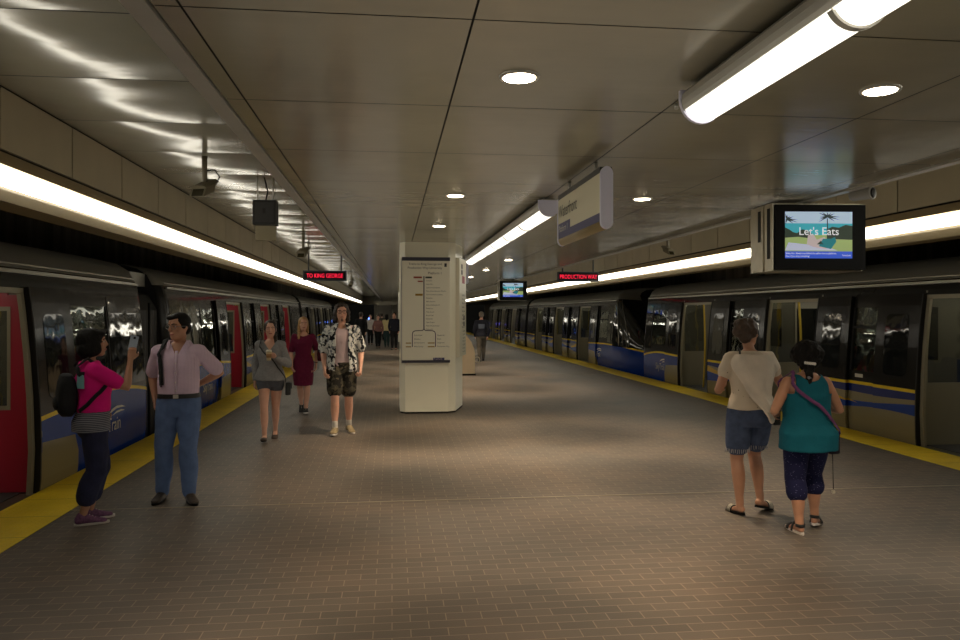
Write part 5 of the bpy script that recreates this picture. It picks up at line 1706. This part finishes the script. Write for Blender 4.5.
CREAM = dots('cream_specked_tee', (208, 194, 174), (98, 84, 76), 22, 0.10)
P.cloth('shirt', lambda mb: P.shirt(mb, 0.54 * h, 0.018, 0.22, 0.020, flare=0.010), CREAM, wr=0.007)
P.cloth('shorts', lambda mb: P.trousers(mb, 0.36, 0.014, 0.57 * h, lambda t: 0.016 + 0.045 * t), DENIM_S)
mb = MB()
for s in (-1, 1):
    (c, r_) = f.leg_pts(s, lambda t: 0.016 + 0.045 * t, 0.36)[-1]
    for q in range(40):
        a = 2 * PI * q / 40 + random.random() * .1
        p = c + Vector((math.cos(a) * r_ * 0.97, math.sin(a) * r_ * 0.97, -0.01 - r_ * .35))
        mb.tube([p + Vector((0, 0, .02)), p + Vector((random.uniform(-.006, .006), random.uniform(-.006, .006), -0.008 - random.random() * .016))], .0022, 4)
mb.build('frayed_fringe', mat('fray_white', lin(176, 174, 176), 0.9), P.t)
for s in (-1, 1):
    P.shoe(s, LEATHER, M_BLACK, 'slide')
t = held('draped_cloth', 'cream cloth draped diagonally over the shoulder of the woman in the cream tee', 'cloth', P)
mb = MB(); rows = 18
outer, inner = [], []
for i in range(rows + 1):
    v = i / rows
    z = lerp(0.822 * h, 0.475 * h, v)
    aL = lerp(262, 152, v ** 0.9); aR = lerp(96, 106, v) if v < .72 else lerp(106, 148, (v - .72) / .28)
    angs = [lerp(aR, max(aL, aR + 3), q / 14) for q in range(15)]
    dd = lambda q: 0.055 + 0.008 * math.sin(q * 1.3 + v * 4) + (0.012 * v)
    outer.append([f.pt(a, max(z, .50 * h), dd(q)) + Vector((0, 0, min(0, z - .50 * h))) for q, a in enumerate(angs)])
    inner.append([f.pt(a, max(z, .50 * h), dd(q) - .014) + Vector((0, 0, min(0, z - .50 * h))) for q, a in enumerate(angs)])
mb.loft([o + i_[::-1] for o, i_ in zip(outer, inner)], True)
fr_o, fr_i = [], []
for i in range(9):
    v = i / 8
    z = lerp(0.822, 0.70, v) * h
    angs = [lerp(96, 40, q / 6) for q in range(7)]
    fr_o.append([f.pt(a, z, .044) for a in angs]); fr_i.append([f.pt(a, z, .03) for a in angs])
mb.loft([o + i_[::-1] for o, i_ in zip(fr_o, fr_i)], True)
c_ = f.sh[1]
taper(mb, [(f.axis(c_.z) + (c_ - f.axis(c_.z)) * 0.5 + Vector((0, -.005, .014)), .036 * h), (c_ + Vector((0, -.005, .008)), .031 * h + .026), (c_.lerp(f.arms[1]['e'], .3), .03 * h + .024)], 14)
link('fabric', solidify(mb, 0.008, 4, 0.005, 10, 3), fabric('cream_cloth', (226, 214, 198), 0.06, 12), t)
t = held('small_black_bag', 'small black bag at the hip of the woman in denim shorts', 'bag', P)
mb = MB(); mb.obox((0.235, 0.06, 0.50 * h), (0.06, 0.15, 0.16)); link('pouch', solidify(mb, 0.009, 7, 0.003, 12), LEATHER, t)
strap(f, [(112, 0.55 * h), (140, 0.62 * h), (172, 0.70 * h), (205, 0.77 * h), (235, 0.825 * h), (265, 0.852 * h), (290, 0.825 * h), (330, .76 * h), (385, .66 * h), (440, .56 * h)], 0.016, 0.005, LEATHER, 'strap', t, 0.030)

# ===== woman in teal top, seen from behind
h = 1.47
f = Figure(h, True, 1.24, shoulders=1.02, hips=1.02, belly=1.16, lean=0.02)
f.set_leg(-1, (-0.095, -0.08, 0.07), pitch=0.02, yaw=-0.15); f.set_leg(1, (0.105, 0.10, 0.085), pitch=-0.15, yaw=0.6)
f.set_arm(-1, (-0.19, 0.17, 0.90), (-0.6, -0.8, -0.5), 0.6, palm=(1, -0.2, 0))
f.set_arm(1, (0.20, 0.24, 0.95), (0.6, -0.5, -0.8), 0.6, palm=(-1, 0.2, 0))
f.set_head(yaw=-0.12)
P = Person(f, 'person', 'short woman in a teal sleeveless top and dark speckled cropped trousers walking away', (3.22, 5.6, 0), (0.1, 1), TAN_SK)
P.make_body(); P.face(HAIR_BLACK)
P.hair([((0, -.03, .034), (.115, .12, .105)), ((0, -.06, -.03), (.098, .075, .08)), ((.075, -.03, .02), (.055, .075, .075)), ((-.075, -.03, .02), (.055, .075, .075)), [((0, -.1, -.07), .045), ((-.01, -.125, -.14), .032), ((-.012, -.125, -.21), .026)]], HAIR_BLACK, 0.016, 26)
mb = MB()
for q in range(7):
    mb.ellipsoid(f.hp(-.045 + .013 * q, -.145 + .0012 * (q - 3) ** 2, -.045 - .0015 * q), (.009, .008, .012), 8, 6)
mb.build('hair_clip', mat('pale_hair_clip', lin(220, 214, 206), 0.4), P.t)
mb = MB(); mb.ellipsoid(f.hp(-.012, -.14, -.165), (.018, .012, .014), 10, 8); mb.build('hair_tie', mat('silver_tie', lin(160, 160, 170), 0.3, 0.6), P.t)
TEAL = fabric('teal_jersey', (16, 88, 104), 0.1, 9, bump=0.002, bs=60)
def tank(mb):
    f.trunk(mb, 0.435 * h, 0.834 * h, lambda t: 0.018 + 0.012 * (1 - t) ** 1.4, 18, True)
    for s in (-1, 1):
        c = f.sh[s]
        taper(mb, [(f.axis(c.z) + (c - f.axis(c.z)) * 0.35 + Vector((0, 0, .004)), .036 * h + .01), (c, .031 * h + .016)], 14)
def tank_cut(p):
    ax = abs(p.x)
    if p.z > 0.735 * h and ax > 0.135 - 0.25 * max(0, p.z - 0.77 * h):
        return True
    return p.z > (0.800 if p.y < 0 else 0.775) * h + (ax / 0.075) ** 2 * 0.04
P.cloth('tank_top', tank, TEAL, 3, 0.008, 8, cut=tank_cut)
P.cloth('trousers', lambda mb: P.trousers(mb, 0.66, 0.014, 0.55 * h, lambda t: 0.014 + 0.018 * t), dots('navy_speckled_cotton', (26, 28, 62), (104, 104, 138), 55, 0.16))
for s in (-1, 1):
    P.shoe(s, LEATHER, WHITE_RUB, 'sandal')
t = held('shoulder_bag', 'bag on a purple strap crossing the back of the teal top', 'bag', P)
strap(f, [(330, .70 * h), (295, .80 * h), (265, .85 * h), (232, .805 * h), (205, .74 * h), (175, .68 * h), (145, .61 * h), (112, .545 * h), (85, .51 * h)], 0.026, 0.006, fabric('purple_webbing', (104, 62, 104), 0.1), 'strap', t, 0.044)
mb = MB(); mb.obox((0.23, 0.12, 0.46 * h), (0.09, 0.2, 0.17)); link('pouch', solidify(mb, 0.01, 7, 0.004, 12), fabric('dark_bag_fabric', (36, 30, 40), 0.1), t)
t = held('key_lanyard', 'white tag on a thin cord hanging beside the speckled trousers', 'key tag', P)
mb = MB(); mb.tube([(0.215, 0.05, 0.50 * h), (0.225, 0.05, 0.36 * h), (0.225, 0.04, 0.215 * h)], .003, 6); mb.build('cord', M_BLACK, t)
mb = MB(); mb.obox((0.225, 0.04, 0.20 * h), (.026, .02, .026)); link('tag', solidify(mb, 0.004, 4), M_WHITE, t)

# ===== walkers far down the platform
def walker(h, loc, facing, label, top_m, leg_m, hair_m, female, long_hair=False, sleeve=0.95, shorts=0.98, stride=0.18, skin=FAIR_SK):
    f = Figure(h, female, 1.0)
    f.set_leg(1, (0.07, stride, 0.08)); f.set_leg(-1, (-0.07, -stride, 0.09), pitch=-0.2)
    f.set_arm(1, (0.22, -0.05, 0.5 * h), (0.5, -1, 0), 0.5); f.set_arm(-1, (-0.22, 0.1, 0.5 * h), (-0.5, -1, 0), 0.5)
    f.set_head()
    P = Person(f, 'person', label, loc, facing, skin, 0.014)
    P.make_body(True)
    bl = [((0, -.016, .040), (.085, .101, .087)), ((0, -.055, -.02), (.075, .055, .06))]
    if long_hair:
        bl += [[((0, -.07, -.04), .06), ((0, -.08, -.16), .05)], [((.06, -.01, 0), .025), ((.07, .01, -.14), .024)], [((-.06, -.01, 0), .025), ((-.07, .01, -.14), .024)]]
    P.hair(bl, hair_m, 0.004, 26, vox=0.012)
    P.cloth('top', lambda mb: P.shirt(mb, 0.5 * h, 0.022, sleeve, 0.016), top_m, 3, 0.006, 9, 0.014)
    P.cloth('trousers', lambda mb: P.trousers(mb, shorts, 0.014, 0.55 * h, 0.018), leg_m, 3, 0.005, 9, 0.014)
    for s in (-1, 1):
        P.shoe(s, LEATHER, M_BLACK, 'flat')
    return P
NAVYJ = fabric('dark_navy_jacket', (30, 32, 42), 0.12, 9)
GREYT = fabric('grey_trousers', (78, 74, 66), 0.12, 9)
BLKT = fabric('black_trousers', (22, 22, 24), 0.12, 9)
p = walker(1.75, (3.13, 26.6, 0), (0.1, 1), 'grey haired person in a dark printed jacket walking away beside the cream cabinet', NAVYJ, GREYT, HAIR_GREY, False)
mb = MB(); mb.loft([[p.f.pt(150 + 60 * i / 6, z * 1.75, 0.034) for i in range(7)] for z in (.66, .69, .72, .75)], False, True, False); mb.build('jacket_print', mat('grey_blue_print', lin(82, 92, 108), 0.8), p.t)
walker(1.60, (-0.67, 37.0, 0), (0.1, -1), 'far walker in a dusty brown top and black trousers', fabric('dusty_brown_top', (128, 92, 86), 0.1, 9), BLKT, HAIR_DKBRN, True)
walker(1.64, (-0.26, 38.0, 0), (0, 1), 'far person with long dark hair and a pale yellow top', fabric('pale_yellow_top', (206, 190, 140), 0.08, 9), fabric('dark_teal_skirt', (44, 62, 62), 0.1), HAIR_BLACK, True, True)
walker(1.72, (0.10, 35.2, 0), (-0.1, -1), 'far person in dark clothes half hidden by the map pillar', NAVYJ, BLKT, HAIR_BLACK, False)
walker(1.62, (-1.14, 40.8, 0), (0, -1), 'far person in a pale shirt beside the patterned shirt man', fabric('pale_shirt', (190, 182, 176), 0.06, 9), BLKT, HAIR_BROWN, False, sleeve=0.4)
walker(1.74, (-1.34, 33.5, 0), (0.1, 1), 'far person in black partly hidden behind the patterned shirt man', fabric('black_top', (24, 24, 26), 0.1), BLKT, HAIR_DKBRN, False)
walker(1.68, (-0.62, 47.0, 0), (0, 1), 'most distant person, mostly hidden behind the brown topped walker', GREYT, BLKT, HAIR_DKBRN, False)
